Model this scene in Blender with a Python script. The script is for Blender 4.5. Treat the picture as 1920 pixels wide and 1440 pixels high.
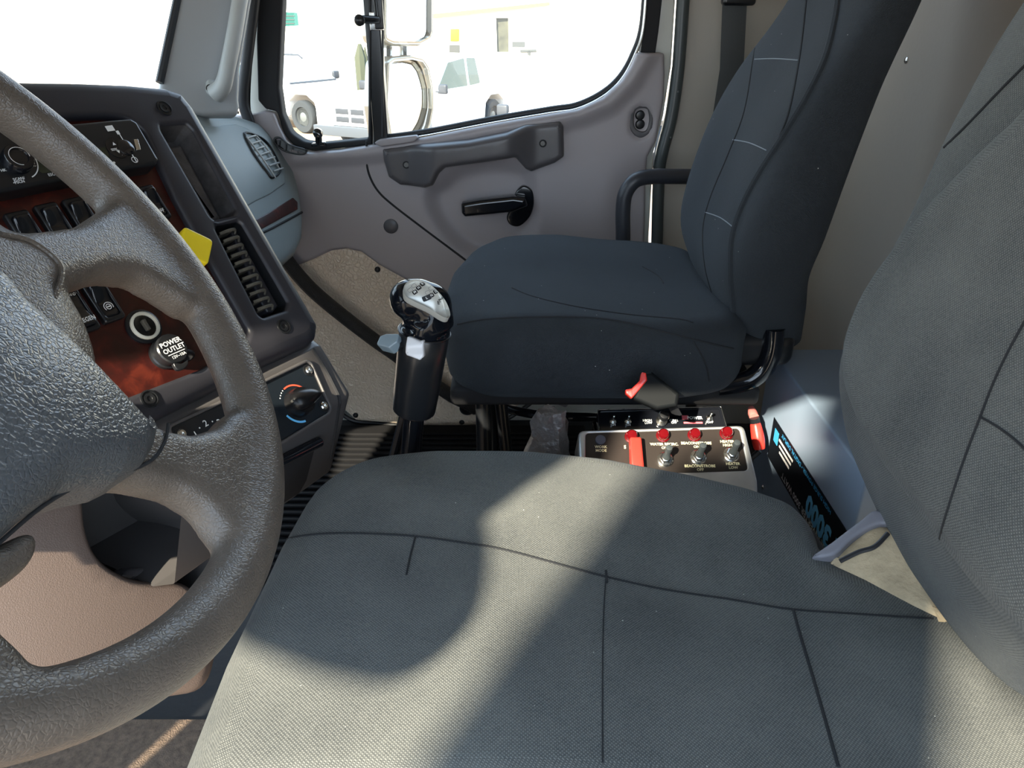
import bpy, bmesh, math, random
import numpy as np
from mathutils import Vector as V, Matrix
from mathutils.geometry import delaunay_2d_cdt
from mathutils.bvhtree import BVHTree
random.seed(7)
sc = bpy.context.scene
for o in list(bpy.data.objects): bpy.data.objects.remove(o)
COL = sc.collection
PI = math.pi
sin, cos, rad = math.sin, math.cos, math.radians

# ------------------------------------------------------------- camera, light, exposure
FOC, PITCH = 1450.0, rad(26)
cam = bpy.data.cameras.new('camera'); camo = bpy.data.objects.new('camera', cam); COL.objects.link(camo)
camo.location = (0, 0, 0); camo.rotation_euler = (PI/2 - PITCH, 0, 0)
cam.sensor_width = 36; cam.lens = FOC*36/1920; cam.clip_start = .02; cam.clip_end = 300
sc.camera = camo
sc.view_settings.view_transform = 'Standard'; sc.view_settings.look = 'None'
sc.view_settings.gamma = 1; sc.view_settings.use_curve_mapping = False
sc.view_settings.exposure = 0.0
w = bpy.data.worlds.new('sky'); sc.world = w; w.use_nodes = True
nt = w.node_tree; bg = nt.nodes['Background']; bg.inputs[1].default_value = 1.65
tc = nt.nodes.new('ShaderNodeTexCoord'); sx = nt.nodes.new('ShaderNodeSeparateXYZ'); rp = nt.nodes.new('ShaderNodeValToRGB')
nt.links.new(tc.outputs['Generated'], sx.inputs[0]); nt.links.new(sx.outputs['Z'], rp.inputs[0]); nt.links.new(rp.outputs[0], bg.inputs[0])
rp.color_ramp.elements[0].position = 0.0; rp.color_ramp.elements[0].color = (2.25, 2.55, 2.85, 1)
rp.color_ramp.elements[1].position = .6; rp.color_ramp.elements[1].color = (1.35, 1.9, 2.6, 1)
SH = (-.47, -.88); EL = rad(32)
sd = V((SH[0]*cos(EL), SH[1]*cos(EL), sin(EL))).normalized()
sun = bpy.data.lights.new('sun', 'SUN'); sun.energy = 20; sun.angle = rad(.8); sun.color = (1, .90, .70)
suno = bpy.data.objects.new('sun', sun); COL.objects.link(suno); suno.location = sd*8
suno.rotation_euler = sd.to_track_quat('Z', 'Y').to_euler()

# ------------------------------------------------------------- pixel rays (1920 x 1440 frame)
def ray(px, py):
    u, v = (px-960)/FOC, (720-py)/FOC
    return V((u, cos(PITCH)+v*sin(PITCH), -sin(PITCH)+v*cos(PITCH)))
def AT(px, py, Y=None, z=None, x=None, t=None):
    d = ray(px, py)
    if Y is not None: t = Y/d.y
    elif z is not None: t = z/d.z
    elif x is not None: t = x/d.x
    return d*t
class Fr:
    """a plane in the place: origin o, in-plane axes ex, ey and normal n (towards the viewer's side)"""
    def __init__(s, o, ex, n):
        s.o = V(o); s.n = V(n).normalized(); ex = V(ex); s.ex = (ex - s.n*ex.dot(s.n)).normalized(); s.ey = s.n.cross(s.ex)
    def P(s, a, b, c=0): return s.o + s.ex*a + s.ey*b + s.n*c
    def hit(s, px, py, off=0):
        d = ray(px, py); return d*((s.n.dot(s.o)+off)/s.n.dot(d))
    def loc(s, px, py, off=0):
        q = s.hit(px, py, off) - s.o; return (q.dot(s.ex), q.dot(s.ey))
    def L(s, pts, off=0): return [s.loc(x, y, off) for x, y in pts]
    def at(s, a, b, c=0, rot=0):
        f = Fr(s.P(a, b, c), s.ex*cos(rot)+s.ey*sin(rot), s.n); return f

# ------------------------------------------------------------- materials
MAT = {}
def nodes(m):
    m.use_nodes = True; t = m.node_tree; return t, t.nodes['Principled BSDF']
def mat(name, col, rough=.5, metal=0, bump=None, spec=.5, vary=0, coat=0, trans=0, emit=0, alpha=None, vscale=6):
    if name in MAT: return MAT[name]
    m = bpy.data.materials.new(name); t, b = nodes(m); N = t.nodes.new; K = t.links.new
    b.inputs['Base Color'].default_value = (*col, 1); b.inputs['Roughness'].default_value = rough
    b.inputs['Metallic'].default_value = metal; b.inputs['Specular IOR Level'].default_value = spec
    b.inputs['Coat Weight'].default_value = coat; b.inputs['Transmission Weight'].default_value = trans
    if emit: b.inputs['Emission Color'].default_value = (*col, 1); b.inputs['Emission Strength'].default_value = emit
    c = N('ShaderNodeTexCoord')
    if vary:
        n = N('ShaderNodeTexNoise'); n.inputs['Scale'].default_value = vscale; n.inputs['Detail'].default_value = 8; n.inputs['Roughness'].default_value = .65
        K(c.outputs['Object'], n.inputs['Vector'])
        r = N('ShaderNodeValToRGB'); r.color_ramp.elements[0].position = .3; r.color_ramp.elements[1].position = .7
        r.color_ramp.elements[0].color = (*[x*(1-vary) for x in col], 1); r.color_ramp.elements[1].color = (*[min(1, x*(1+vary)) for x in col], 1)
        K(n.outputs['Fac'], r.inputs[0]); K(r.outputs[0], b.inputs['Base Color'])
    if bump:
        kind, scale, st, dist = bump
        if kind == 'noise':
            n = N('ShaderNodeTexNoise'); n.inputs['Scale'].default_value = scale; n.inputs['Detail'].default_value = 4; o = n.outputs['Fac']
        else:
            n = N('ShaderNodeTexVoronoi'); n.inputs['Scale'].default_value = scale; n.feature = 'DISTANCE_TO_EDGE'
            w1 = N('ShaderNodeTexNoise'); w1.inputs['Scale'].default_value = scale*.35; w1.inputs['Detail'].default_value = 3
            ad = N('ShaderNodeVectorMath'); ad.operation = 'MULTIPLY_ADD'; ad.inputs[1].default_value = (2.2/scale,)*3
            K(c.outputs['Object'], w1.inputs['Vector']); K(w1.outputs['Color'], ad.inputs[0]); K(c.outputs['Object'], ad.inputs[2]); K(ad.outputs[0], n.inputs['Vector'])
            mm = N('ShaderNodeMath'); mm.operation = 'MINIMUM'; mm.inputs[1].default_value = .22; K(n.outputs['Distance'], mm.inputs[0])
            sc_ = N('ShaderNodeMath'); sc_.operation = 'MULTIPLY'; sc_.inputs[1].default_value = 4.5; K(mm.outputs[0], sc_.inputs[0]); o = sc_.outputs[0]
        if kind == 'noise': K(c.outputs['Object'], n.inputs['Vector'])
        bp = N('ShaderNodeBump'); bp.inputs['Strength'].default_value = st; bp.inputs['Distance'].default_value = dist
        K(o, bp.inputs['Height']); K(bp.outputs[0], b.inputs['Normal'])
    MAT[name] = m; return m
def fabric(name, dark, light, pitch, rough=.95, lint=True):
    m = bpy.data.materials.new(name); t, b = nodes(m); N = t.nodes.new; K = t.links.new
    b.inputs['Roughness'].default_value = rough; b.inputs['Specular IOR Level'].default_value = .15
    b.inputs['Sheen Weight'].default_value = .08; b.inputs['Sheen Roughness'].default_value = .5; b.inputs['Sheen Tint'].default_value = (.8, .9, 1, 1)
    uv = N('ShaderNodeUVMap'); s = N('ShaderNodeSeparateXYZ'); K(uv.outputs[0], s.inputs[0])
    def mth(op, a, bb=None):
        q = N('ShaderNodeMath'); q.operation = op
        for i, v in enumerate((a, bb)):
            if v is None: continue
            if isinstance(v, (int, float)): q.inputs[i].default_value = v
            else: K(v, q.inputs[i])
        return q.outputs[0]
    k = 2*PI/pitch
    su = mth('SINE', mth('MULTIPLY', s.outputs['X'], k)); sv = mth('SINE', mth('MULTIPLY', s.outputs['Y'], k))
    wv = mth('ADD', mth('MULTIPLY', mth('MULTIPLY', su, sv), .3), mth('ADD', mth('MULTIPLY', mth('ABSOLUTE', su), .22), mth('MULTIPLY', mth('ABSOLUTE', sv), .22)))
    oc = N('ShaderNodeTexCoord'); n = N('ShaderNodeTexNoise'); n.inputs['Scale'].default_value = 9; n.inputs['Detail'].default_value = 6; K(oc.outputs['Object'], n.inputs['Vector'])
    f = N('ShaderNodeTexNoise'); f.inputs['Scale'].default_value = 420; f.inputs['Detail'].default_value = 2; K(oc.outputs['Object'], f.inputs['Vector'])
    fac = mth('ADD', mth('MULTIPLY', wv, .75), mth('ADD', mth('MULTIPLY', n.outputs['Fac'], .5), mth('MULTIPLY', f.outputs['Fac'], .35)))
    r = N('ShaderNodeValToRGB'); r.color_ramp.elements[0].position = .25; r.color_ramp.elements[1].position = .95
    r.color_ramp.elements[0].color = (*dark, 1); r.color_ramp.elements[1].color = (*light, 1); K(fac, r.inputs[0])
    src = r.outputs[0]
    if lint:
        vo = N('ShaderNodeTexVoronoi'); vo.inputs['Scale'].default_value = 38; K(oc.outputs['Object'], vo.inputs['Vector'])
        ls = mth('LESS_THAN', vo.outputs['Distance'], .026)
        mx = N('ShaderNodeMix'); mx.data_type = 'RGBA'; mx.inputs['B'].default_value = (.55, .55, .5, 1); K(ls, mx.inputs['Factor']); K(src, mx.inputs['A']); src = mx.outputs['Result']
    K(src, b.inputs['Base Color'])
    bp = N('ShaderNodeBump'); bp.inputs['Strength'].default_value = .55; bp.inputs['Distance'].default_value = .0012
    K(mth('ADD', wv, mth('MULTIPLY', f.outputs['Fac'], .3)), bp.inputs['Height']); K(bp.outputs[0], b.inputs['Normal'])
    MAT[name] = m; return m
FAB = fabric('seat_fabric', (.018, .022, .026), (.185, .188, .174), .0031)
FABS = fabric('seat_fabric_smooth', (.017, .0195, .023), (.038, .044, .050), .0022)
FABD = fabric('seat_fabric_side', (.022, .024, .028), (.055, .06, .065), .0022)
SEAM = mat('seam', (.012, .013, .015), .9)
THREAD = mat('thread', (.2, .23, .25), .9)
DASH = mat('dash_plastic', (.022, .022, .028), .42, bump=('noise', 900, .12, .0004))
DASHG = mat('dash_grey_plastic', (.075, .07, .07), .42, bump=('noise', 700, .2, .0005))
WING = mat('wing_plastic', (.21, .245, .25), .38, bump=('noise', 700, .2, .0005))
TRIM = mat('door_trim_plastic', (.33, .30, .31), .40, bump=('noise', 600, .15, .0004))
TRIMD = mat('dark_grey_plastic', (.085, .080, .086), .36, bump=('noise', 600, .12, .0004))
KNEE = mat('knee_vinyl', (.125, .092, .078), .45, bump=('vor', 420, .22, .0005))
BLK = mat('black_plastic', (.010, .011, .013), .28, spec=.5)
GLOSS = mat('glossy_black', (.006, .007, .010), .14, coat=.4)
PANELB = mat('black_panel', (.008, .012, .017), .3)
MATTE = mat('matte_black', (.010, .010, .012), .75)
RUB = mat('rubber', (.016, .017, .02), .5)
LEATH = mat('wheel_leather', (.105, .088, .073), .36, bump=('vor', 330, .32, .0007), vary=.25, vscale=14)
PAD = mat('horn_pad_leather', (.058, .066, .074), .33, spec=.95, bump=('vor', 300, .4, .0008))
BEIGE = mat('beige_vinyl', (.80, .66, .51), .33, spec=.9, bump=('vor', 95, .5, .003))
WALLB = mat('beige_wall_vinyl', (.42, .39, .34), .6, bump=('noise', 160, .25, .001))
WALLG = mat('grey_wall_vinyl', (.44, .38, .31), .6, bump=('noise', 90, .25, .0015))
PILL = mat('pillar_plastic', (.34, .35, .355), .4, bump=('noise', 600, .1, .0004))
HAND = mat('handle_plastic', (.40, .41, .40), .4)
PAINT = mat('white_paint', (.72, .72, .66), .3, coat=.4)
ALU = mat('cast_aluminium', (.62, .64, .66), .42, metal=.75, bump=('noise', 40, .2, .002), vary=.15)
CHROME = mat('chrome', (.75, .75, .73), .18, metal=1)
STEEL = mat('steel_paint', (.25, .33, .44), .5, bump=('noise', 400, .05, .0003))
CREAM = mat('cream_plastic', (.75, .73, .62), .35)
RED = mat('red_plastic', (.75, .035, .025), .3, coat=.3)
REDL = mat('red_lens', (.10, .002, .004), .15, coat=.5)
YEL = mat('yellow_plastic', (.95, .74, .02), .35)
WHT = mat('white_print', (.8, .82, .82), .5)
YPR = mat('cream_print', (.8, .76, .5), .5)
BLUEP = mat('blue_print', (.05, .38, .75), .5)
CYAN = mat('sky_blue_print', (.15, .55, .95), .5)
ORG = mat('orange_print', (.75, .10, .05), .5)
SILV = mat('silver_badge', (.60, .60, .56), .28, metal=.25)
WBTN = mat('white_button', (.72, .73, .76), .25, coat=.3)
CARPET = mat('brown_carpet', (.20, .14, .10), .95, bump=('noise', 400, .8, .004), vary=.4, vscale=90)
FLOORM = mat('black_floor', (.012, .013, .016), .6, bump=('noise', 60, .3, .003))
FOAM = mat('tan_foam', (.50, .40, .26), .9, bump=('noise', 120, .6, .004), vary=.25, vscale=25)
DUST = mat('dusty_plastic', (.085, .078, .062), .7, bump=('noise', 200, .6, .002), vary=.35, vscale=60)
GREY = mat('grey_side_strip', (.19, .19, .22), .5, bump=('noise', 500, .4, .0006))
FOIL = mat('crumpled_bag', (.16, .145, .14), .35, bump=('noise', 45, .9, .01), metal=.2)
def wood_mat():
    m = bpy.data.materials.new('burl_wood'); t, b = nodes(m); N = t.nodes.new; K = t.links.new
    c = N('ShaderNodeTexCoord'); n = N('ShaderNodeTexNoise'); n.inputs['Scale'].default_value = 28; n.inputs['Detail'].default_value = 9; n.inputs['Roughness'].default_value = .6; n.inputs['Distortion'].default_value = 1.3
    K(c.outputs['Object'], n.inputs['Vector']); r = N('ShaderNodeValToRGB'); e = r.color_ramp.elements
    e[0].position = .36; e[0].color = (.022, .006, .005, 1); e[1].position = .72; e[1].color = (.105, .018, .010, 1)
    q = r.color_ramp.elements.new(.55); q.color = (.045, .008, .006, 1)
    K(n.outputs['Fac'], r.inputs[0]); K(r.outputs[0], b.inputs['Base Color']); b.inputs['Roughness'].default_value = .3
    b.inputs['Specular IOR Level'].default_value = .4
    return m
WOOD = wood_mat()
def glass_mat(name, tint, refl):
    m = bpy.data.materials.new(name); m.use_nodes = True; t = m.node_tree; t.nodes.clear(); N = t.nodes.new
    o = N('ShaderNodeOutputMaterial'); mx = N('ShaderNodeMixShader'); tr = N('ShaderNodeBsdfTransparent'); gl = N('ShaderNodeBsdfGlossy')
    tr.inputs[0].default_value = (*tint, 1); gl.inputs['Roughness'].default_value = 0.02; mx.inputs[0].default_value = refl
    t.links.new(tr.outputs[0], mx.inputs[1]); t.links.new(gl.outputs[0], mx.inputs[2]); t.links.new(mx.outputs[0], o.inputs[0]); return m
GLASS = glass_mat('cab_glass', (.94, .97, .96), .04)

# ------------------------------------------------------------- mesh builder
class MB:
    def __init__(s): s.v = []; s.f = []; s.uv = []; s.mi = []; s.cur = 0
    def add(s, vs, fs, uvs=None):
        k = len(s.v); s.v += [V(p) for p in vs]
        for i, f in enumerate(fs):
            s.f.append([k+j for j in f]); s.mi.append(s.cur)
            s.uv.append([uvs[j] for j in f] if uvs else None)
        return s
    def grid(s, rows, closed=False, cap0=False, cap1=False):
        n = len(rows[0]); k = len(s.v)
        vs = [p for r in rows for p in r]; fs = []; m = n if closed else n-1
        us = []
        acc = 0
        for ri, r in enumerate(rows):
            if ri: acc += sum((V(rows[ri][j])-V(rows[ri-1][j])).length for j in range(n))/n
            d = 0; us.append([])
            for j in range(n):
                if j: d += (V(r[j])-V(r[j-1])).length
                us[-1].append((d, acc))
        fl = [u for r in us for u in r]
        base = len(s.v); s.v += [V(p) for p in vs]
        for i in range(len(rows)-1):
            for j in range(m):
                a, b = i*n+j, i*n+(j+1) % n; c, d = (i+1)*n+(j+1) % n, (i+1)*n+j
                s.f.append([base+a, base+b, base+c, base+d]); s.mi.append(s.cur)
                ub, uc = fl[b], fl[c]
                if j == n-1: L = (V(rows[i][0])-V(rows[i][-1])).length; ub = (fl[a][0]+L, fl[a][1]); uc = (fl[d][0]+L, fl[d][1])
                s.uv.append([fl[a], ub, uc, fl[d]])
        if cap0: s.f.append([base+j for j in reversed(range(n))]); s.mi.append(s.cur); s.uv.append([(V(vs[j]).x, V(vs[j]).y) for j in reversed(range(n))])
        if cap1:
            q = (len(rows)-1)*n; s.f.append([base+q+j for j in range(n)]); s.mi.append(s.cur); s.uv.append([(V(vs[q+j]).x, V(vs[q+j]).y) for j in range(n)])
        return s
    def tube(s, pts, r, n=12, closed=False, flat=1, up=None, caps=True):
        pts = [V(p) for p in pts]; N = len(pts); rs = r if isinstance(r, (list, tuple)) else [r]*N
        rows = []; prev = None
        for i, p in enumerate(pts):
            if closed: t = pts[(i+1) % N]-pts[i-1]
            else: t = pts[min(i+1, N-1)]-pts[max(i-1, 0)]
            t.normalize()
            if prev is None:
                a = V(up) if up else (V((0, 0, 1)) if abs(t.z) < .9 else V((1, 0, 0)))
            else: a = prev
            a = a - t*a.dot(t); a.normalize(); prev = a; b = t.cross(a)
            rows.append([p + a*(rs[i]*flat*cos(2*PI*k/n)) + b*(rs[i]*sin(2*PI*k/n)) for k in range(n)])
        if closed: rows.append(rows[0])
        return s.grid(rows, True, caps and not closed, caps and not closed)
    def lathe(s, prof, o, ax, n=24, ref=None):
        o = V(o); ax = V(ax).normalized(); a = V(ref) if ref else (V((1, 0, 0)) if abs(ax.x) < .9 else V((0, 1, 0)))
        a = (a-ax*a.dot(ax)).normalized(); b = ax.cross(a)
        rows = [[o+ax*h+(a*cos(2*PI*k/n)+b*sin(2*PI*k/n))*max(r, 1e-5) for k in range(n)] for r, h in prof]
        return s.grid(rows, True, True, True)
    def box(s, c, ex, ey, ez, sx, sy, sz, r=0, seg=3):
        c = V(c); ex, ey, ez = V(ex).normalized(), V(ey).normalized(), V(ez).normalized()
        h = [sx/2, sy/2, sz/2]; r = min(r, min(h)*.999)
        if r <= 0:
            vs = [c+ex*(i*h[0])+ey*(j*h[1])+ez*(k*h[2]) for i in (-1, 1) for j in (-1, 1) for k in (-1, 1)]
            return s.add(vs, [(0, 1, 3, 2), (4, 6, 7, 5), (0, 4, 5, 1), (2, 3, 7, 6), (0, 2, 6, 4), (1, 5, 7, 3)])
        return s.rbox(lambda p: c+ex*p[0]+ey*p[1]+ez*p[2], (-h[0], -h[1], -h[2]), (h[0], h[1], h[2]), r, seg)
    def rbox(s, fn, lo, hi, r, seg=3, step=None):
        def cuts(a, b):
            q = [a+r*(1-cos(PI/2*i/seg))*0 + r*i/seg for i in range(seg)]
            inner = [a+r, b-r]
            if step:
                m = max(1, int((b-a-2*r)/step)); inner = [a+r+(b-a-2*r)*i/m for i in range(m+1)]
            return [a+r*(1-math.tan(PI/4*(1-i/seg))) for i in range(seg)]+inner+[b-r*(1-math.tan(PI/4*(1-i/seg))) for i in reversed(range(seg))]
        g = [cuts(lo[i], hi[i]) for i in range(3)]
        for ax in range(3):
            u, v = [(1, 2), (2, 0), (0, 1)][ax]
            for sgn in (0, 1):
                rows = []
                for a in g[u]:
                    row = []
                    for b in g[v]:
                        p = [0, 0, 0]; p[u] = a; p[v] = b; p[ax] = hi[ax] if sgn else lo[ax]
                        q = [min(max(p[i], lo[i]+r), hi[i]-r) for i in range(3)]
                        d = V(p)-V(q); d = d.normalized()*r if d.length > 1e-9 else d
                        row.append(V(fn(V(q)+d)))
                    rows.append(row)
                if not sgn: rows = rows[::-1]
                base = len(s.v); n = len(rows[0]); s.v += [p for rr in rows for p in rr]
                uu = g[u] if sgn else g[u][::-1]
                for i in range(len(rows)-1):
                    for j in range(n-1):
                        s.f.append([base+i*n+j, base+(i+1)*n+j, base+(i+1)*n+j+1, base+i*n+j+1]); s.mi.append(s.cur)
                        s.uv.append([(uu[i], g[v][j]), (uu[i+1], g[v][j]), (uu[i+1], g[v][j+1]), (uu[i], g[v][j+1])])
        return s
    def build(s, name, m, parent=None, smooth=True, angle=38, weld=True, base=None, subd=0):
        me = bpy.data.meshes.new(name)
        lo = [min(p[i] for p in s.v) for i in range(3)]; hi = [max(p[i] for p in s.v) for i in range(3)]
        org = V(base) if base is not None else V(((lo[0]+hi[0])/2, (lo[1]+hi[1])/2, lo[2]))
        me.from_pydata([tuple(p-org) for p in s.v], [], s.f)
        uvl = me.uv_layers.new(name='UVMap')
        k = 0
        for i, f in enumerate(s.f):
            u = s.uv[i]
            for j in range(len(f)):
                if u: uvl.data[k].uv = u[j]
                else: p = s.v[f[j]]; uvl.data[k].uv = (p.x+p.z*.3, p.y+p.z*.7)
                k += 1
        for mm in (m if isinstance(m, (list, tuple)) else [m]): me.materials.append(mm)
        if len(me.materials) > 1:
            for i, q in enumerate(s.mi): me.polygons[i].material_index = q
        bm = bmesh.new(); bm.from_mesh(me)
        if weld: bmesh.ops.remove_doubles(bm, verts=bm.verts, dist=2e-5)
        bmesh.ops.recalc_face_normals(bm, faces=bm.faces); bm.to_mesh(me); bm.free()
        me.polygons.foreach_set('use_smooth', [smooth]*len(me.polygons))
        if smooth: me.set_sharp_from_angle(angle=rad(angle))
        o = bpy.data.objects.new(name, me); COL.objects.link(o)
        if parent is not None:
            o.parent = parent; o.location = org - wloc(parent)
        else: o.location = org
        if subd:
            md = o.modifiers.new('subd', 'SUBSURF'); md.levels = md.render_levels = subd
        return o
class Multi:
    """a set of separate marks; each becomes an object of its own"""
    def __init__(s): s.p = []
    def _n(s): s.p.append(MB()); return s.p[-1]
    def add(s, *a, **k): return s._n().add(*a, **k)
    def grid(s, *a, **k): return s._n().grid(*a, **k)
    def box(s, *a, **k): return s._n().box(*a, **k)
    def lathe(s, *a, **k): return s._n().lathe(*a, **k)
    def tube(s, *a, **k): return s._n().tube(*a, **k)
    @property
    def v(s): return s.p
    def build(s, name, m, parent): return [q.build(name, m, parent) for q in s.p]
def wloc(o):
    p = V(o.location)
    while o.parent: o = o.parent; p += V(o.location)
    return p
def thing(name, label, cat, loc, group=None, kind=None):
    o = bpy.data.objects.new(name, None); COL.objects.link(o); o.location = loc; o.empty_display_size = .05
    if label: o['label'] = label
    if cat: o['category'] = cat
    if group: o['group'] = group
    if kind: o['kind'] = kind
    return o
def tag(o, label=None, cat=None, group=None, kind=None):
    if label: o['label'] = label
    if cat: o['category'] = cat
    if group: o['group'] = group
    if kind: o['kind'] = kind
    return o

# ------------------------------------------------------------- 2-D shapes
def rnd(poly, r, seg=5):
    out = []; n = len(poly); R = r if isinstance(r, (list, tuple)) else [r]*n
    for i, p in enumerate(poly):
        p = V(p).to_2d() if len(p) > 2 else V((p[0], p[1])); a = V(poly[i-1])-p; b = V(poly[(i+1) % n])-p
        la, lb = a.length, b.length; a.normalize(); b.normalize()
        dt = max(-1, min(1, a.dot(b))); ang = math.acos(dt)
        if ang > PI-.05 or R[i] <= 0: out.append((p.x, p.y)); continue
        d = min(R[i]/math.tan(ang/2), la*.49, lb*.49)
        q0, q1 = p+a*d, p+b*d
        for k in range(seg+1):
            t = k/seg; q = q0*(1-t)**2+p*(2*t*(1-t))+q1*t*t; out.append((q.x, q.y))
    return out
def area(p): return sum(p[i-1][0]*p[i][1]-p[i][0]*p[i-1][1] for i in range(len(p)))/2
def ccw(p): return list(p) if area(p) > 0 else list(reversed(p))
def resamp(p, step):
    q = []
    for a in p:
        if not q or math.hypot(a[0]-q[-1][0], a[1]-q[-1][1]) > step*.12: q.append(a)
    p = q; out = []; n = len(p)
    for i in range(n):
        a, b = V(p[i]), V(p[(i+1) % n]); m = max(1, int(round((b-a).length/step)))
        for k in range(m): q = a.lerp(b, k/m); out.append((q.x, q.y))
    return out
def inset(p, d):
    """p counter-clockwise; positive d goes inwards"""
    out = []; n = len(p)
    for i in range(n):
        a, b, c = V(p[i-1]), V(p[i]), V(p[(i+1) % n]); e0, e1 = (b-a), (c-b)
        if e0.length < 1e-9: e0 = e1
        if e1.length < 1e-9: e1 = e0
        e0 = e0.normalized(); e1 = e1.normalized(); n0, n1 = V((-e0.y, e0.x)), V((-e1.y, e1.x)); m = n0+n1
        if m.length < 1e-6: m = n0
        m.normalize(); k = max(.5, m.dot(n0)); out.append(tuple(b+m*(d/k)))
    return out
def circ(c, r, n=24, a0=0, ky=1): return [(c[0]+r*cos(a0+2*PI*i/n), c[1]+r*ky*sin(a0+2*PI*i/n)) for i in range(n)]
def inpoly(x, y, P):
    c = False; j = len(P)-1
    for i in range(len(P)):
        if (P[i][1] > y) != (P[j][1] > y) and x < (P[j][0]-P[i][0])*(y-P[i][1])/(P[j][1]-P[i][1])+P[i][0]: c = not c
        j = i
    return c
def cdt(loops, extra=()):
    pts = []; ed = []
    for L in loops:
        k = len(pts); pts += [V(q) for q in L]; ed += [(k+i, k+(i+1) % len(L)) for i in range(len(L))]
    pts += [V(q) for q in extra]
    r = delaunay_2d_cdt(pts, ed, [], 0, 1e-7); vs, fs = r[0], r[2]
    out = []
    for f in fs:
        cx = sum(vs[i].x for i in f)/3; cy = sum(vs[i].y for i in f)/3
        if inpoly(cx, cy, loops[0]) and not any(inpoly(cx, cy, h) for h in loops[1:]): out.append(f)
    return [(v.x, v.y) for v in vs], out
def pillow(mb, F, outline, c0, c1, r=0, holes=(), rh=None, seg=4, step=None, relief=None, bottom=False, holedeep=None):
    """a plate on plane F from height c0 up to c1 with rounded rim r; holes cut through; relief(a, b) adds height"""
    rh = min(r, .002) if rh is None else rh; O = ccw(outline); H = [ccw(h) for h in holes]
    g = relief or (lambda a, b: 0)
    def strip(L, rr, sgn, deep):
        prof = [(0, deep)] + ([(rr*(1-cos(PI/2*i/seg)), c1-rr+rr*sin(PI/2*i/seg)) for i in range(seg+1)] if rr > 0 else [(0, c1)])
        rows = []; last = L
        for d, c in prof:
            q = inset(L, sgn*d) if d > 0 else L
            k = max(0, min(1, (c-deep)/max(1e-6, c1-deep)))
            rows.append([F.P(a, b, c+g(a, b)*k) for a, b in q]); last = q
        mb.grid(rows, True); return last
    if step: O = resamp(O, step); H = [resamp(h, step) for h in H]
    Lo = strip(O, r, 1, c0); Hs = [strip(h, rh, -1, c0 if holedeep is None else holedeep) for h in H]
    ex = []
    if step:
        xs = [p[0] for p in Lo]; ys = [p[1] for p in Lo]; AL = np.array(Lo+[q for h in Hs for q in h]); lim = (step*.4)**2; x = min(xs)+step*.5; row = 0
        while x < max(xs):
            y = min(ys)+step*(.5+.5*(row % 2))
            while y < max(ys):
                if inpoly(x, y, Lo) and not any(inpoly(x, y, h) for h in Hs) and ((AL-(x, y))**2).sum(1).min() > lim: ex.append((x, y))
                y += step
            x += step*.87; row += 1
    vs, fs = cdt([Lo]+Hs, ex)
    P = [F.P(a, b, c1+g(a, b)) for a, b in vs]; mb.add(P, fs, vs)
    if bottom:
        vs, fs = cdt([O]+H); mb.add([F.P(a, b, c0) for a, b in vs], [tuple(reversed(f)) for f in fs], vs)
    return mb
def well(mb, F, outline, c1, depth, taper=0):
    O = ccw(outline); I = inset(O, taper) if taper else O
    mb.grid([[F.P(a, b, c1) for a, b in O], [F.P(a, b, c1-depth) for a, b in I]], True)
    vs, fs = cdt([I]); mb.add([F.P(a, b, c1-depth) for a, b in vs], fs, vs); return mb
def smooth_path(pts, n=8, closed=False):
    P = [V(p) for p in pts]; out = []; N = len(P)
    rng = range(N) if closed else range(N-1)
    for i in rng:
        if closed: p0, p1, p2, p3 = P[i-1], P[i], P[(i+1) % N], P[(i+2) % N]
        else: p0, p1, p2, p3 = P[max(i-1, 0)], P[i], P[i+1], P[min(i+2, N-1)]
        for k in range(n):
            t = k/n; out.append(.5*((2*p1)+(-p0+p2)*t+(2*p0-5*p1+4*p2-p3)*t*t+(-p0+3*p1-3*p2+p3)*t**3))
    if not closed: out.append(P[-1])
    return out
def spl2(pts, n=6, closed=True):
    return [(p.x, p.y) for p in smooth_path([(a, b, 0) for a, b in pts], n, closed)]
_tx = {}
def text(mb, F, a, b, c, s, size, rot=0, depth=0, bold=0, sx=1):
    key = (s, bold)
    if key not in _tx:
        cu = bpy.data.curves.new('t', 'FONT'); cu.body = s; cu.align_x = 'CENTER'; cu.align_y = 'CENTER'; cu.size = 1; cu.offset = bold; cu.resolution_u = 2
        ob = bpy.data.objects.new('t', cu); COL.objects.link(ob); dg = bpy.context.evaluated_depsgraph_get()
        me = bpy.data.meshes.new_from_object(ob.evaluated_get(dg)); _tx[key] = ([v.co.copy() for v in me.vertices], [tuple(p.vertices) for p in me.polygons])
        bpy.data.objects.remove(ob); bpy.data.curves.remove(cu); bpy.data.meshes.remove(me)
    vs, fs = _tx[key]; ca, sa = cos(rot), sin(rot)
    mb.add([F.P(a+size*(v.x*sx*ca-v.y*sa), b+size*(v.x*sx*sa+v.y*ca), c) for v in vs], fs); return mb
def screw(F, a, b, c, r, parent, ring=DASH, head=STEEL, name='screw'):
    m = MB(); q = F.P(a, b, c)
    m.lathe([(r*1.5, 0), (r*1.5, .0012), (r*1.15, .0012), (r*1.1, -.0008)], q, F.n, 20); m.cur = 1
    m.lathe([(r, -.0008), (r, .001), (r*.8, .002), (r*.4, .002), (r*.36, .0006)], q, F.n, 16)
    return m.build(name, [ring, head], parent)
def arc_band(mb, F, c, r0, r1, a0, a1, h, n=20):
    rows = [[F.P(c[0]+rr*cos(a0+(a1-a0)*i/n), c[1]+rr*sin(a0+(a1-a0)*i/n), h) for i in range(n+1)] for rr in (r0, r1)]
    mb.grid(rows); return mb

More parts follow.
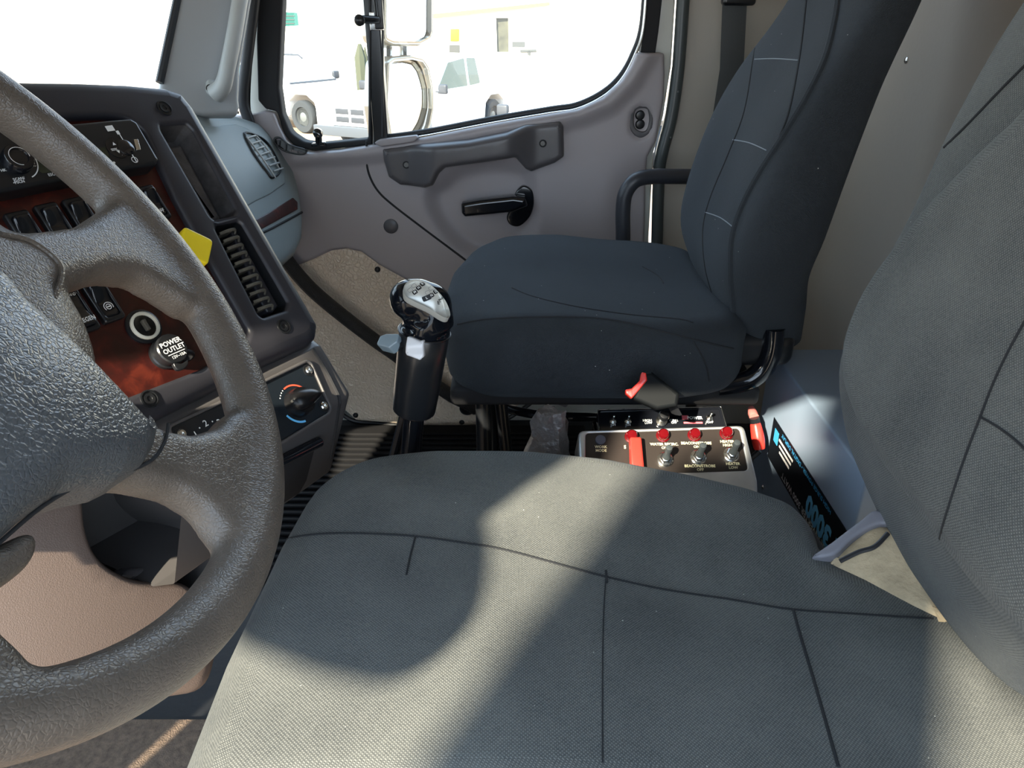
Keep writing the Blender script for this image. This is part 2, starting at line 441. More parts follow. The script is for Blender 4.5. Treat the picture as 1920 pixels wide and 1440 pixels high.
# ============================================================= THE SETTING
FZ = -1.05                                                    # cab floor
m = MB(); m.box((-.1, .95, FZ-.02), (1, 0, 0), (0, 1, 0), (0, 0, 1), 2.0, 2.1, .04)
floor = m.build('floor', FLOORM); tag(floor, kind='structure')
m = MB(); m.box((.74, .95, -.15), (1, 0, 0), (0, 1, 0), (0, 0, 1), .04, 2.1, 1.84)
wb = m.build('wall_back', WALLG); tag(wb, kind='structure')
for a, b in ((1700, 113),):
    p = AT(a, b, x=.72); q = MB(); q.lathe([(.006, 0), (.006, .0015), (.004, .003), (.0, .0035)], p, (-1, 0, 0), 12); q.build('screw', CHROME, wb)
m = MB(); m.box((-.0, .95, .76), (1, 0, 0), (0, 1, 0), (0, 0, 1), 1.5, 2.1, .04)
tag(m.build('ceiling', WALLB), kind='structure')
# driver's side wall: header above the door opening and the wall behind it
m = MB(); m.box((0, -.08, .52), (1, 0, 0), (0, 1, 0), (0, 0, 1), 1.5, .05, .48, .01)
m.box((.62, -.08, -.2), (1, 0, 0), (0, 1, 0), (0, 0, 1), .26, .05, 1.7, .01)
m.box((-.93, -.08, -.6), (1, 0, 0), (0, 1, 0), (0, 0, 1), .2, .05, .9, .01)
tag(m.build('wall_left', WALLB), kind='structure')
# front bulkhead below the windshield
m = MB(); m.box((-1.08, .95, -.64), (1, 0, 0), (0, 1, 0), (0, 0, 1), .04, 2.1, .86)
tag(m.build('wall_front', MATTE), kind='structure')
m = MB(); m.box((-.70, .95, .56), (.38, 0, .86), (0, 1, 0), (-.86, 0, .38), .46, 2.0, .03, .01); tag(m.build('trim_3', WALLB), kind='structure')

for yv, lb_ in ((.44, "unseen beige visor panel added above the steering wheel to block the sun"), (1.37, "unseen beige visor panel added on the passenger side of the windshield to block the sun")):  # unseen visor panels, added to keep windshield sun off the passenger door
    m = MB(); m.box((-.755, yv, .25), (.42, 0, 1), (0, 1, 0), (-1, 0, .42), .33, .925, .02, .008)
    tag(m.build('added_sun_visor', WALLB), lb_, 'added visor', 'added sun blockers along the windshield')
m = MB(); m.box((-1.16, .92, .50), (.5, 0, 1), (0, 1, 0), (-1, 0, .5), .36, 2.0, .02, .008)  # unseen panel added to block sun from the door trim and kick panel
tag(m.build('added_exterior_visor', PAINT), 'unseen white visor panel added outside above the windshield to block the sun', 'added visor')
# ---- passenger side: painted body, door, glass
D = Fr((0, 1.9, 0), (1, 0, 0), (0, -1, 0))
glass_px = [(539, -60), (530, 73), (527, 163), (533, 210), (545, 242), (562, 260), (589, 268), (694, 259), (800, 250), (925, 225), (1031, 208), (1081, 199), (1128, 176), (1162, 146), (1187, 103), (1203, 47), (1212, -60)]
# white painted body / door shell with the window opening cut in
m = MB()
shell = D.L([(430, -120), (443, 100), (455, 215), (470, 600), (560, 900), (1225, 900), (1219, 450), (1228, 290), (1247, 219), (1262, 125), (1270, 0), (1276, -120)])
op = D.L([(492, -100), (486, 73), (489, 187), (505, 225), (545, 285), (586, 290), (1031, 240), (1226, 110), (1236, 0), (1242, -100)])
pillow(m, D, shell, -.06, -.02, .006, holes=[op], rh=.004)
door = m.build('door_1', PAINT); tag(door, kind='structure')
# B-pillar side wall of beige vinyl
m = MB()
sw = D.L([(1278, -150), (1276, 0), (1268, 125), (1254, 219), (1236, 290), (1228, 480), (1236, 1100)]) + [(.74, -1.05), (.74, .76), (D.L([(1278, -150)])[0][0], .76)]
pillow(m, D, sw, -.05, .0, .006)
wr = m.build('wall_right', WALLB); tag(wr, kind='structure')
# weatherstrip tube on the body edge
m = MB()
pts = smooth_path([D.hit(x, y, .012) for x, y in [(1290, -120), (1281, 0), (1272, 125), (1259, 219), (1241, 290), (1235, 340), (1231, 480), (1226, 620)]], 8)
m.tube(pts, .0145, 14)
for a, b in ((1272, 172), (1258, 258)): m.lathe([(.003, 0), (.003, .002), (0, .003)], D.hit(a, b, .026), (0, -1, 0), 8)
tag(m.build('trim_1', mat('weatherstrip', (.05, .06, .062), .35)), kind='structure')

# door trim panel
trim_px = [(430, 216), (475, 214), (500, 207), (517, 211), (526, 235), (540, 262), (557, 277), (586, 283), (640, 279), (691, 271), (800, 254), (925, 229), (1031, 211), (1081, 203), (1128, 181), (1162, 150), (1180, 122), (1190, 98), (1243, 99), (1244, 140), (1242, 187), (1228, 262), (1212, 292), (1209, 330), (1206, 480), (1203, 600), (1060, 760), (960, 720), (860, 605), (784, 540), (763, 521), (714, 494), (680, 469), (652, 463), (624, 467), (590, 483), (555, 497), (500, 505), (440, 480)]
def seg_d(x, y, ax, ay, bx, by):
    dx, dy = bx-ax, by-ay; t = max(0, min(1, ((x-ax)*dx+(y-ay)*dy)/(dx*dx+dy*dy+1e-12))); return math.hypot(x-ax-dx*t, y-ay-dy*t)
def path_d(x, y, P): return min(seg_d(x, y, *P[i], *P[i+1]) for i in range(len(P)-1))
def ss(a, b, x): t = max(0, min(1, (x-a)/(b-a))); return t*t*(3-2*t)
groove = D.L([(690, 262), (690, 300), (696, 328), (712, 356), (740, 382), (800, 428), (885, 492), (960, 550)])
sill = D.L([(560, 290), (690, 283), (800, 266), (925, 241), (1031, 223), (1085, 212), (1140, 190), (1180, 150), (1215, 90)])
scoop = spl2(D.L([(820, 330), (850, 305), (930, 290), (985, 300), (1010, 325), (1018, 380), (1012, 430), (985, 475), (930, 492), (870, 480), (825, 440), (795, 390), (795, 350)]), 6)
scoop_l = scoop[::3]+[scoop[0]]
scoop_c = [sum(p[i] for p in scoop)/len(scoop) for i in (0, 1)]
scR = sum(math.hypot(p[0]-scoop_c[0], p[1]-scoop_c[1]) for p in scoop)/len(scoop)
rc_o = D.loc(1200, 228)
def door_rel(a, b):
    h = 0
    ds = path_d(a, b, sill); h += .014*(1-ss(.0, .035, ds))            # ledge under the glass
    if inpoly(a, b, scoop): h -= .024*ss(0, .045, path_d(a, b, scoop_l))   # scoop behind the lever
    q = math.hypot((a-rc_o[0])/.75, b-rc_o[1])
    h -= .010*(1-ss(.030, .040, q))
    return h
m = MB()
pillow(m, D, rnd(D.L(trim_px), .006, 3), -.02, .02, .008, step=.0085, relief=door_rel)
m.build('trim_panel', TRIM, door, angle=60)
m = MB(); m.tube(smooth_path([D.P(a, b, .0195) for a, b in groove], 6), .0028, 8); m.build('panel_joint', MATTE, door)
# beige lower door / kick panel
m = MB()
kick = D.L([(430, 420), (470, 560), (560, 660), (640, 760), (668, 786), (740, 791), (800, 801), (850, 803), (890, 797), (940, 780), (1000, 740), (1210, 740), (1210, 620), (960, 620), (880, 560), (800, 512), (740, 478), (690, 448), (640, 430)])
pillow(m, D, rnd(kick, .01), -.03, .006, .003, step=.02, relief=lambda a, b: .003*sin(a*7)*cos(b*9))
m.build('kick_panel', BEIGE, door)
m = MB(); m.tube(smooth_path([D.hit(x, y, .004) for x, y in [(640, 775), (668, 790), (740, 796), (800, 807), (850, 809), (893, 803), (950, 786), (1010, 745)]], 6), .006, 8)
m.build('lower_seal', RUB, door)
for a, b in ((708, 505), (866, 791), (667, 778)):
    q = MB(); q.lathe([(.0075, 0), (.0075, .003), (.004, .007), (0, .008)], D.hit(a, b, .006), (0, -1, 0), 14); q.build('trim_clip', BLK, door)
q = MB(); q.lathe([(.018, -.004), (.018, .0025), (.015, .0045), (0, .0045)], D.hit(733, 424, .02), (0, -1, 0), 24); q.build('plug_cap', TRIMD, door)
# pull bar across the door
Dp = Fr((0, 1.9-.02, 0), (1, 0, 0), (0, -1, 0))
bar = rnd(Dp.L([(718, 277), (790, 268), (880, 259), (950, 245), (985, 232), (1050, 225), (1056, 236), (1057, 292), (1040, 304), (996, 320), (985, 314), (966, 291), (900, 301), (838, 309), (826, 320), (815, 342), (800, 348), (752, 345), (730, 330), (721, 300)]), [.006]*3+[.02, .02]+[.008]*15, 5)
def bar_rel(a, b):
    x0 = Dp.loc(780, 290)[0]; x1 = Dp.loc(985, 280)[0]
    return .03*ss(x0-.03, x0+.05, a)*(1-ss(x1-.05, x1+.03, a))
m = MB(); pillow(m, Dp, bar, -.03, .022, .014, step=.010, relief=bar_rel, seg=5)
pb = m.build('pull_handle', TRIMD, door, angle=60)
for a, b in ((762, 309), (1018, 269)):
    q = D.loc(a, b, .043); screw(D, q[0], q[1], .0435, .0058, pb, MATTE, mat('screw_grey', (.16, .16, .155), .5))
# ledge slot above bar
m = MB(); pillow(m, D, rnd(D.L([(700, 268), (712, 262), (780, 254), (786, 258), (775, 266), (715, 275)], .035), .004), .02, .038, .003)
m.build('mirror_switch_ledge', TRIM, door)
# door lever
m = MB(); pillow(m, D, spl2(D.L([(984, 352), (999, 362), (1002, 385), (994, 410), (975, 428), (957, 426), (950, 412), (957, 395), (964, 372), (972, 358)], .03), 5), -.01, .010, .004)
lv = m.build('latch_plate', GLOSS, door)
Fl = Fr(D.hit(925, 386, .03), (1, 0, .0), (0, -1, 0))
m = MB()
lever = rnd(Fl.L([(865, 380), (900, 374), (962, 367), (985, 370), (990, 385), (962, 396), (925, 400), (872, 405), (866, 398)]), .006, 4)
pillow(m, Fl, lever, -.012, .014, .009, seg=5, bottom=True)
m.build('door_handle', GLOSS, door)
# lock rocker
Fo = Fr(D.hit(1200, 228, .01), (1, 0, 0), (0, -1, 0))
m = MB(); pillow(m, Fo, spl2(Fo.L([(1197, 194), (1214, 198), (1224, 215), (1223, 238), (1212, 254), (1199, 258), (1186, 250), (1178, 232), (1178, 212), (1185, 198)]), 4), -.006, .006, .003, holes=[spl2(Fo.L([(1203, 202), (1214, 206), (1217, 225), (1212, 243), (1201, 246), (1190, 238), (1188, 220), (1192, 206)]), 4)], rh=.003)
well(m, Fo, spl2(Fo.L([(1203, 202), (1214, 206), (1217, 225), (1212, 243), (1201, 246), (1190, 238), (1188, 220), (1192, 206)]), 4), .004, .012)
rk = m.build('lock_bezel', TRIMD, door)
m = MB()
for a, b, r in ((1200, 216, .014), (1200, 233, .014)): m.lathe([(r, -.012), (r*.95, -.002), (r*.6, .003), (0, .004)], Fo.hit(a, b), (0, -1, 0), 16)
m.build('lock_switch', BLK, rk)
# defroster slot at the front of the door
Fd = Fr(D.hit(545, 273, .03), (1, 0, 0), (0, -1, .25))
slot = spl2(Fd.L([(518, 260), (526, 261), (540, 272), (560, 279), (570, 282), (569, 287), (556, 287), (536, 282), (522, 273), (516, 265)]), 4)
m = MB(); pillow(m, Fd, inset(ccw(slot), -.004), -.02, .003, .002, holes=[slot], rh=.001); well(m, Fd, slot, .001, .008)
df = m.build('defroster_vent', BLK, door)
m = MB()
for k in range(4):
    p0, p1 = Fd.L([(522+k*12, 262+k*6.5), (521+k*12.5, 277+k*3.6)])
    m.tube([Fd.P(*p0, .001), Fd.P(*p1, .001)], .0015, 6)
m.build('vent_slats', TRIMD, df)

# side window: glass, seals, divider bar
G = Fr((0, 1.925, 0), (1, 0, 0), (0, -1, 0))
m = MB(); gl = G.L([(490, -140), (486, 100), (500, 235), (560, 285), (700, 275), (1040, 225), (1150, 180), (1215, 100), (1238, -140)])
pillow(m, G, gl, -.004, 0)
win = m.build('window_1', GLASS); tag(win, kind='structure')
Gf = Fr((0, 1.91, 0), (1, 0, 0), (0, -1, 0))
vent_in = rnd(Gf.L([(540, -140), (530, 73), (526, 163), (533, 213), (548, 248), (572, 264), (600, 268), (692, 259), (694, -140)]), [0, .02, .02, .03, .03, .03, .02, .01, 0], 5)
vent_out = rnd(Gf.L([(490, -140), (484, 73), (487, 187), (501, 203), (522, 208), (535, 250), (556, 274), (590, 281), (700, 270), (702, -140)]), [0, .02, .01, .01, .01, .03, .03, .02, 0, 0], 5)
m = MB(); pillow(m, Gf, vent_out, -.02, .015, .005, holes=[vent_in], rh=.007)
m.build('vent_window_frame', MATTE, win)
m = MB(); m.box(Gf.hit(706, 120, .012), (1, 0, 0), (0, 0, 1), (0, 1, 0), .034, .58, .034, .004)
dv = m.build('divider_bar', BLK, win)
m = MB()
for x, r in ((694, .003), (718, .0025)):
    m.tube([Gf.hit(x, -100, .03), Gf.hit(x-1, 256, .03)], r, 8)
m.build('divider_lip', RUB, win)
edge = smooth_path([Gf.hit(x, y, .012) for x, y in [(720, 262), (800, 251), (925, 227), (1031, 209), (1081, 201), (1128, 179), (1162, 149), (1187, 106), (1205, 47), (1214, -90)]], 6)
m = MB(); m.tube([p+V((0, .004, .004)) for p in edge], .0075, 10); m.build('glass_seal', RUB, win)
m = MB(); m.tube([p+V((0, -.012, -.0035)) for p in edge], .0035, 8); m.build('chrome_bead', CHROME, win)
m = MB(); ch = Gf.L([(1216, -140), (1211, 20), (1199, 103), (1226, 108), (1233, 60), (1240, 0), (1246, -140)])
pillow(m, Gf, ch, -.02, .012, .003); m.build('glass_channel', MATTE, win)
# vent window latches
m = MB(); q = Gf.hit(596, 250, .03)
m.tube([Gf.hit(598, 272, .02), Gf.hit(597, 255, .03)], .008, 10); m.lathe([(.002, -.012), (.010, -.008), (.012, 0), (.010, .008), (.002, .012)], q, (0, -1, .3), 16)
m.box(Gf.hit(598, 271, .022), (1, 0, .1), (0, 0, 1), (0, 1, 0), .034, .010, .014, .003)
m.build('vent_latch', GLOSS, win)
m = MB()
m.box(Gf.hit(706, 40, .034), (1, 0, 0), (0, 0, 1), (0, 1, 0), .030, .036, .004, .001); m.cur = 1
m.box(Gf.hit(709, 12, .040), (1, 0, 0), (0, 0, 1), (0, 1, 0), .020, .09, .010, .003)
m.tube([Gf.hit(708, 37, .05), Gf.hit(700, 37, .06), Gf.hit(678, 36, .075)], .008, 10)
m.lathe([(.003, -.008), (.011, -.005), (.012, .002), (.006, .008), (.0, .009)], Gf.hit(674, 38, .08), (-.3, -1, 0), 14)
m.tube([Gf.hit(700, -20, .05), Gf.hit(707, 44, .05)], .004, 8)
m.build('frame_latch', [CHROME, BLK], win)

# windshield glass and A-pillar
A = AT(320, 150, Y=1.86); 
wq = [V((-.98, -.05, -.12)), V((-.98, 1.86, -.12)), V((-.60, 1.84, .74)), V((-.60, -.05, .74))]
m = MB(); m.add(wq, [(0, 1, 2, 3)]); ws = m.build('window_2', glass_mat('windshield_glass', (.86, .9, .87), .03)); tag(ws, kind='structure')
Ap = Fr(AT(390, 100, Y=1.72), (.80, .60, 0), (.57, -.76, .31))
m = MB(); pillow(m, Ap, rnd(Ap.L([(378, -420), (345, -80), (336, 0), (303, 152), (298, 190), (380, 216), (446, 216), (450, 200), (448, 187), (450, 130), (472, 0), (486, -100), (530, -420)]), .01), -.03, 0, .01, step=.02, relief=lambda a, b: .008*sin(a*9))
ap = m.build('trim_2', PILL); tag(ap, kind='structure')
m = MB(); m.tube([Ap.hit(341, -80, -.005), Ap.hit(332, 0, -.005), Ap.hit(299, 155, -.005)], .008, 8); m.build('windshield_seal', RUB, ap)
m = MB(); m.tube(smooth_path([D.hit(x, y, .03) for x, y in [(486, -100), (474, 20), (462, 120), (456, 190), (470, 240), (480, 330)]], 6), .013, 10)
m.build('door_seal', RUB, ap)
m = MB(); m.tube(smooth_path([D.hit(x, y, .01) for x, y in [(492, -100), (478, 20), (468, 120), (465, 200), (476, 250)]], 6), .006, 8); m.build('inner_lip', RUB, ap)
# pillar grab handle
hb = Ap.hit(404, 160, .0)
gh = thing('grab_rail', 'pale grey curved grab rail screwed to the windshield pillar', 'grab rail', hb)
m = MB(); path = smooth_path([Ap.hit(x, y, c) for x, y, c in [(470, -110, .045), (455, -30, .05), (440, 60, .05), (428, 120, .045), (418, 160, .03), (404, 176, .010)]], 7)
m.tube(path, [.0155]*(len(path)-12)+[.0155+.0004*k for k in range(12)], 16); m.build('handle_bar', HAND, gh)
m = MB(); pillow(m, Ap, rnd(Ap.L([(386, 150), (412, 152), (424, 165), (418, 190), (404, 190), (386, 172)]), .008), -.002, .010, .005, bottom=True)
hbk = m.build('mounting_foot', HAND, gh); q = Ap.loc(394, 166, .011); screw(Ap, q[0], q[1], .0105, .0055, hbk, BLK, BLK)
# seat belt webbing beside the seat back
m = MB(); pts = [D.hit(1378, -60, .06), D.hit(1374, 100, .06), D.hit(1356, 240, .06)]
for i in range(2):
    a, b = pts[i], pts[i+1]
m.grid([[p+V((-.026, 0, 0)), p+V((-.01, -.002, 0)), p+V((.01, -.002, 0)), p+V((.026, 0, 0)), p+V((.026, .002, 0)), p+V((-.026, .002, 0))] for p in [D.hit(1380, -160, .06), D.hit(1378, 0, .06), D.hit(1372, 130, .06), D.hit(1340, 330, .05), D.hit(1330, 520, .05)]], True, True, True)
tag(m.build('seat_belt', mat('belt_webbing', (.055, .06, .062), .7, bump=('noise', 600, .4, .001))), 'dark grey seat belt webbing hanging on the beige wall behind the passenger seat', 'seat belt')
m = MB(); m.box(D.hit(1385, -4, .07), (1, 0, 0), (0, 0, 1), (0, 1, 0), .07, .03, .03, .008)
bl = m.build('belt_guide', BLK); tag(bl, 'black plastic belt guide at the top of the webbing on the beige wall', 'belt guide')

# ============================================================= DASHBOARD
HX = V((.473, .881, 0)).normalized()
S = Fr((-.448, .745, -.184), HX, (.729, -.391, .566))
dash = thing('dashboard', 'dark grey truck dashboard with burl wood centre panel, vents and switches, behind the steering wheel', 'dashboard', (-.65, .9, FZ))
edge_px = [(-260, 140), (-100, 140), (0, 143), (150, 146), (240, 150), (312, 157), (345, 168), (368, 196), (603, 606), (600, 630), (588, 643), (480, 692), (268, 800), (150, 850), (-260, 1050)]
bez = rnd(S.L(edge_px), [0, 0, 0, 0, 0, .01, .01, .01, .012, .01, .012, 0, 0, 0, 0], 4)
wood_px = [(-200, 232), (0, 226), (118, 219), (200, 216), (243, 222), (272, 246), (296, 300), (330, 372), (470, 622), (462, 640), (380, 690), (232, 747), (100, 805), (-200, 935)]
woodh = rnd(S.L(wood_px), [0, 0, 0, 0, .02, .02, 0, 0, .008, .01, 0, 0, 0, 0], 4)
pock_px = [(302, 234), (350, 231), (363, 244), (443, 392), (437, 402), (405, 411), (397, 405), (306, 246)]
pock = rnd(S.L(pock_px), .005, 3)
vent_px = [(408, 421), (447, 414), (455, 420), (540, 566), (536, 580), (494, 594), (486, 588), (407, 430)]
venth = rnd(S.L(vent_px), .004, 3)
m = MB(); pillow(m, S, bez, -.09, 0, .016, holes=[woodh, pock, venth], rh=.006, seg=5, holedeep=-.014)
m.build('centre_bezel', DASH, dash)
m = MB(); ws_ = inset(ccw(woodh), -.003); pillow(m, S, ws_, -.02, -.010)
wp = m.build('wood_panel', WOOD, dash); wp['label'] = 'reddish burl wood panel'
m = MB(); well(m, S, pock, -.004, .028, .006)
m.build('storage_pocket', mat('dusty_dark', (.05, .048, .05), .5, bump=('noise', 200, .3, .001), vary=.5, vscale=50), dash)
# tray divider inside the pocket
m = MB(); a0, b0 = S.loc(318, 250); a1, b1 = S.loc(402, 404)
pt = rnd(S.L([(322, 262), (352, 258), (428, 398), (408, 404)]), .003)
pillow(m, S, pt, -.035, -.016, .004); m.build('pocket_insert', mat('dusty_dark', (.06, .058, .062), .5, bump=('noise', 200, .3, .001), vary=.5, vscale=50), dash)
m = MB(); well(m, S, venth, -.004, .03, .003); vb = m.build('air_vent', BLK, dash)
m = MB()
sl = S.L([(450, 424), (458, 428), (534, 568), (524, 574), (508, 574)][:4] + [(440, 428)])
pillow(m, S, rnd(S.L([(443, 424), (452, 422), (533, 566), (522, 578), (512, 578), (500, 560)]), .003), -.03, -.012, .003)
m.build('vent_ramp', DASH, vb)
m = MB()
for k in range(11):
    t = k/10.5; x0, y0 = 414+t*74, 432+t*150
    a, b = S.loc(x0+15, y0)
    m.cur = 0
    aa, bb = S.loc(x0+3, y0+2); cc, dd = S.loc(x0+31, y0-6)
    m.tube(smooth_path([S.P(aa, bb, -.006), S.P((aa+cc)/2, (bb+dd)/2, -.003), S.P(cc, dd, -.006), S.P(cc, dd-.004, -.010)], 4), .0014, 8, flat=1.4)
    m.box(S.P((aa+cc)/2, (bb+dd)/2, -.014), S.ex, S.n, S.ey, .016, .014, .002, .0005)
m.build('vent_slats', DUST, vb)
for a, b in ((308, 203), (532, 612), (280, 748)):
    q = S.loc(a, b); m = MB(); m.lathe([(.0095, .0003), (.0093, .0014), (.0078, .0016), (.0072, -.0002), (.0058, -.0002), (.0056, .0014), (.003, .0012), (.0026, .0002)], S.P(*q), S.n, 24); m.build('screw', BLK, dash)

# radio
rad_px = [(-160, 285), (0, 252), (142, 241), (200, 235), (236, 232), (249, 239), (290, 309), (284, 318), (222, 328), (100, 350), (0, 370), (-140, 400)]
ro = rnd(S.L(rad_px), [0, 0, 0, 0, .004, .004, .003, .003, 0, 0, 0, 0], 4)
m = MB(); pillow(m, S, ro, -.02, .012, .004)
radio = m.build('radio', BLK, dash); radio['label'] = 'black radio unit with white printed buttons'
RO = .0125
def sp(x, y, off=0): return S.loc(x, y, off)
m = MB()
k = sp(35, 295, .02); m.lathe([(.0135, .008), (.0135, .020), (.0125, .022), (.008, .0225), (.0075, .021), (0, .021)], S.P(k[0], k[1]), S.n, 28)
m.build('volume_knob', GLOSS, radio)
m = Multi(); arc_band(m, S, k, .0088, .0094, -.2, 4.6, .0226)
arc_band(m, S, k, .018, .019, -1.3, .4, RO+.0005)
for (x, y, s, sz) in ((35, 336, 'SCAN/', .0052), (35, 342, '\u2022PSCN', .0052), (96, 328, 'ESC', .0055), (60, 311, 'SRC', .0055), (6, 320, 'HK', .005), (14, 283, 'M', .005), (48, 281, 'TA', .0045), (214, 281, 'SEEK', .0048), (238, 275, 'SEL', .0042), (240, 279, 'MENU', .0042), (235, 267, 'I', .005)):
    q = sp(x, y, RO); text(m, S, q[0], q[1], RO+.0007, s, sz*.74, 0, bold=.02)
for (x, y) in ((221, 249),):
    q = sp(x, y, RO); m.box(S.P(q[0], q[1], RO+.0004), S.ex, S.ey, S.n, .003, .004, .0006)
q = sp(206, 241, RO); m.box(S.P(q[0], q[1], RO+.0004), S.ex, S.ey, S.n, .0085, .006, .0006)
for (x, y, s) in ((213, 270, 1), (222, 285, -1)):
    q = sp(x, y, RO); m.add([S.P(q[0]-.002, q[1]-.0016*s, RO+.0007), S.P(q[0]+.002, q[1]-.0016*s, RO+.0007), S.P(q[0], q[1]+.002*s, RO+.0007)], [(0, 1, 2)])
for (x, y) in ((213, 265), (229, 291), (214, 305)):
    q = sp(x, y, RO); m.lathe([(.0013, .0127), (0, .0129)], S.P(*q), S.n, 8)
q = sp(252, 300, RO); arc_band(m, S, q, .0028, .0036, 0, 6.3, RO+.0006); 
l0, l1 = sp(220, 245, RO), sp(256, 303, RO)
m.tube([S.P(*l0, RO), S.P(*l1, RO)], .0005, 4)
m.build('printed_mark', WHT, radio)
m = MB(); lc = S.L([(250, 262), (258, 262), (263, 282), (255, 283)], RO); pillow(m, S, rnd(lc, .001), .011, RO+.0015, .0005); m.build('card_slot', CHROME, radio)
m = MB(); lc = rnd(S.L([(175, 282), (197, 276), (206, 296), (184, 303)], RO), .001); pillow(m, S, lc, .011, RO+.0006); pillow(m, S, rnd(S.L([(60, 283), (110, 275), (150, 300), (120, 318), (75, 326)], RO), .004), .011, RO+.0004)
m.build('radio_display', mat('lcd', (.03, .035, .022), .12), radio)
m = MB()
for (x, y, r) in ((220, 277, .012), (236, 277, .009)):
    q = sp(x, y, RO); m.lathe([(r, .0115), (r, .0135), (r-.001, .0142), (0, .0145)] if r < .01 else [(r, .0115), (r, .0128), (0, .0130)], S.P(*q), S.n, 24)
m.build('radio_button', GLOSS, radio)

# rocker switches on the wood panel
def rocker(x, y, txt, icon=0, wdt=.0235, hgt=.046, tilt=1):
    a, b = S.loc(x, y); f = S.at(a+wdt/2, b-hgt/2, -.010)
    root = MB(); o = rnd([(-wdt/2, -hgt/2), (wdt/2, -hgt/2), (wdt/2, hgt/2), (-wdt/2, hgt/2)], .0035, 4)
    inn = rnd([(-wdt*.36, -hgt*.40), (wdt*.36, -hgt*.40), (wdt*.36, hgt*.38), (-wdt*.36, hgt*.38)], .004, 4)
    pillow(root, f, o, 0, .007, .0025, holes=[inn], rh=.001)
    r = root.build('rocker_switch', BLK, dash)
    k = MB(); pillow(k, f, resamp(ccw(inn), .002), .001, .0085, .002, step=.003, relief=lambda p, q: (.0042*(q/hgt)*2*tilt) - .0035*math.exp(-((q+hgt*.02)/(hgt*.22))**2) + .001*cos(p/wdt*3))
    k.build('rocker', GLOSS, r)
    t = Multi(); h0 = .0088-.0042*.55*tilt
    if txt: text(t, f, 0, -hgt*.27, h0+.0006, txt, .0062, 0, bold=.02, sx=.85)
    if icon == 1:
        for i in range(3):
            for j in range(3):
                if (i+j) % 2 == 0 or 1: t.box(f.P((i-1)*.0026, -hgt*.27+(j-1)*.0026, h0+.0006), f.ex, f.ey, f.n, .0018, .0018, .0004)
        t.box(f.P(0, -hgt*.27, h0+.0006), f.ex, f.ey, f.n, .006, .0006, .0003)
    if icon == 2:
        arc_band(t, f, (0, -hgt*.18), .0022, .003, 0, 6.3, h0+.0008); arc_band(t, f, (0, -hgt*.18), .0042, .005, -.5, 3.8, h0+.0008)
        t.box(f.P(0, -hgt*.18, h0+.0008), f.ex, f.ey, f.n, .0035, .0012, .0004)
    if icon == 3:
        text(t, f, 0, hgt*.32, .0125, '\u2248o', .006, 0)
    if t.v: t.build('printed_mark', WHT, r)
    return r
rocker(8, 397, 'REGEN'); rocker(64, 382, '', 1); rocker(117, 371, '', 1); rocker(258, 348, 'OFF', wdt=.021, hgt=.041)
rocker(102, 546, 'REGEN', 3, tilt=-1); rocker(152, 527, '', 2)
# power outlets
q = S.loc(276, 607); m = MB(); f = S.at(q[0], q[1], -.010)
m.lathe([(.0185, 0), (.0185, .003), (.016, .004), (.0155, .004)], f.o, S.n, 28); m.cur = 1
m.lathe([(.0150, .003), (.0150, .0065), (.0140, .0072), (.0125, .0072), (.0118, .006), (.0118, -.0)], f.o, S.n, 28); m.cur = 2
m.lathe([(.0118, .004), (.0105, -.035), (0, -.035)], f.o, S.n, 20)
m.box(f.P(.000, 0, -.006), S.ex, S.ey, S.n, .004, .012, .03, .001)
po = m.build('power_socket', [BLK, CREAM, DUST], dash); po['label'] = 'open power socket with a cream ring'
q = S.loc(320, 656, .004); f = S.at(q[0], q[1], -.010); m = MB()
m.lathe([(.0165, 0), (.0165, .004), (.0150, .005), (.0150, .011), (.0152, .013), (.0162, .0135), (.0162, .0175), (.0150, .019), (0, .0195)], f.o, S.n, 32, ref=S.ex)
pc = m.build('socket_cap', BLK, dash); m = MB()
pillow(m, f, spl2([(-.007, -.013), (0, -.0175), (.008, -.0165), (.006, -.021), (-.001, -.0235), (-.008, -.021)], 3), .013, .0175, .001, bottom=True)
m.tube(smooth_path([f.P(.013, -.006, .013), f.P(.019, -.009, .012), f.P(.023, -.011, .008), f.P(.021, -.013, .003), f.P(.015, -.012, .002)], 5), .0038, 8, flat=.6)
m.build('cap_strap', BLK, pc)
m = Multi(); text(m, f, .0005, .006, .0198, 'POWER', .0072, rot=0, bold=.02); text(m, f, .0005, -.001, .0198, 'OUTLET', .0070, bold=.02); text(m, f, .001, -.0092, .0198, '12V~10A', .0045, bold=.015)
m.box(f.P(.0005, -.0056, .0198), S.ex, S.ey, S.n, .020, .0008, .0003); m.build('printed_mark', WHT, pc)
# yellow push-pull knob
q = S.loc(366, 462, .035); m = MB(); f = S.at(q[0], q[1], 0, PI/4); sz = .0165
pillow(m, f, rnd([(-sz, -sz), (sz, -sz), (sz, sz), (-sz, sz)], .005, 4), .027, .038, .0025, bottom=True); m.cur = 1
m.lathe([(.006, -.01), (.006, .028)], f.o, S.n, 12)
yk = m.build('parking_brake_knob', [YEL, BLK], dash); yk['label'] = 'yellow square push-pull knob'

# body of the dash behind the bezel, top pad running to the windshield
m = MB(); bx = inset(ccw(rnd(S.L(edge_px), [0, 0, 0, 0, 0, .01, .01, .01, .012, .01, .012, 0, 0, 0, 0], 4)), .004)
back = V((-.42, .12, -.10))
rows = [[S.P(a, b, -.008) for a, b in bx], [S.P(a, b, -.07) for a, b in bx]]
rows.append([p+V((-.16, .07, -.02)) for p in rows[1]]); rows.append([p+V((-.16, .04, -.08)) for p in rows[2]])
m.grid(rows, True, False, True); m.build('dash_body', DASH, dash)
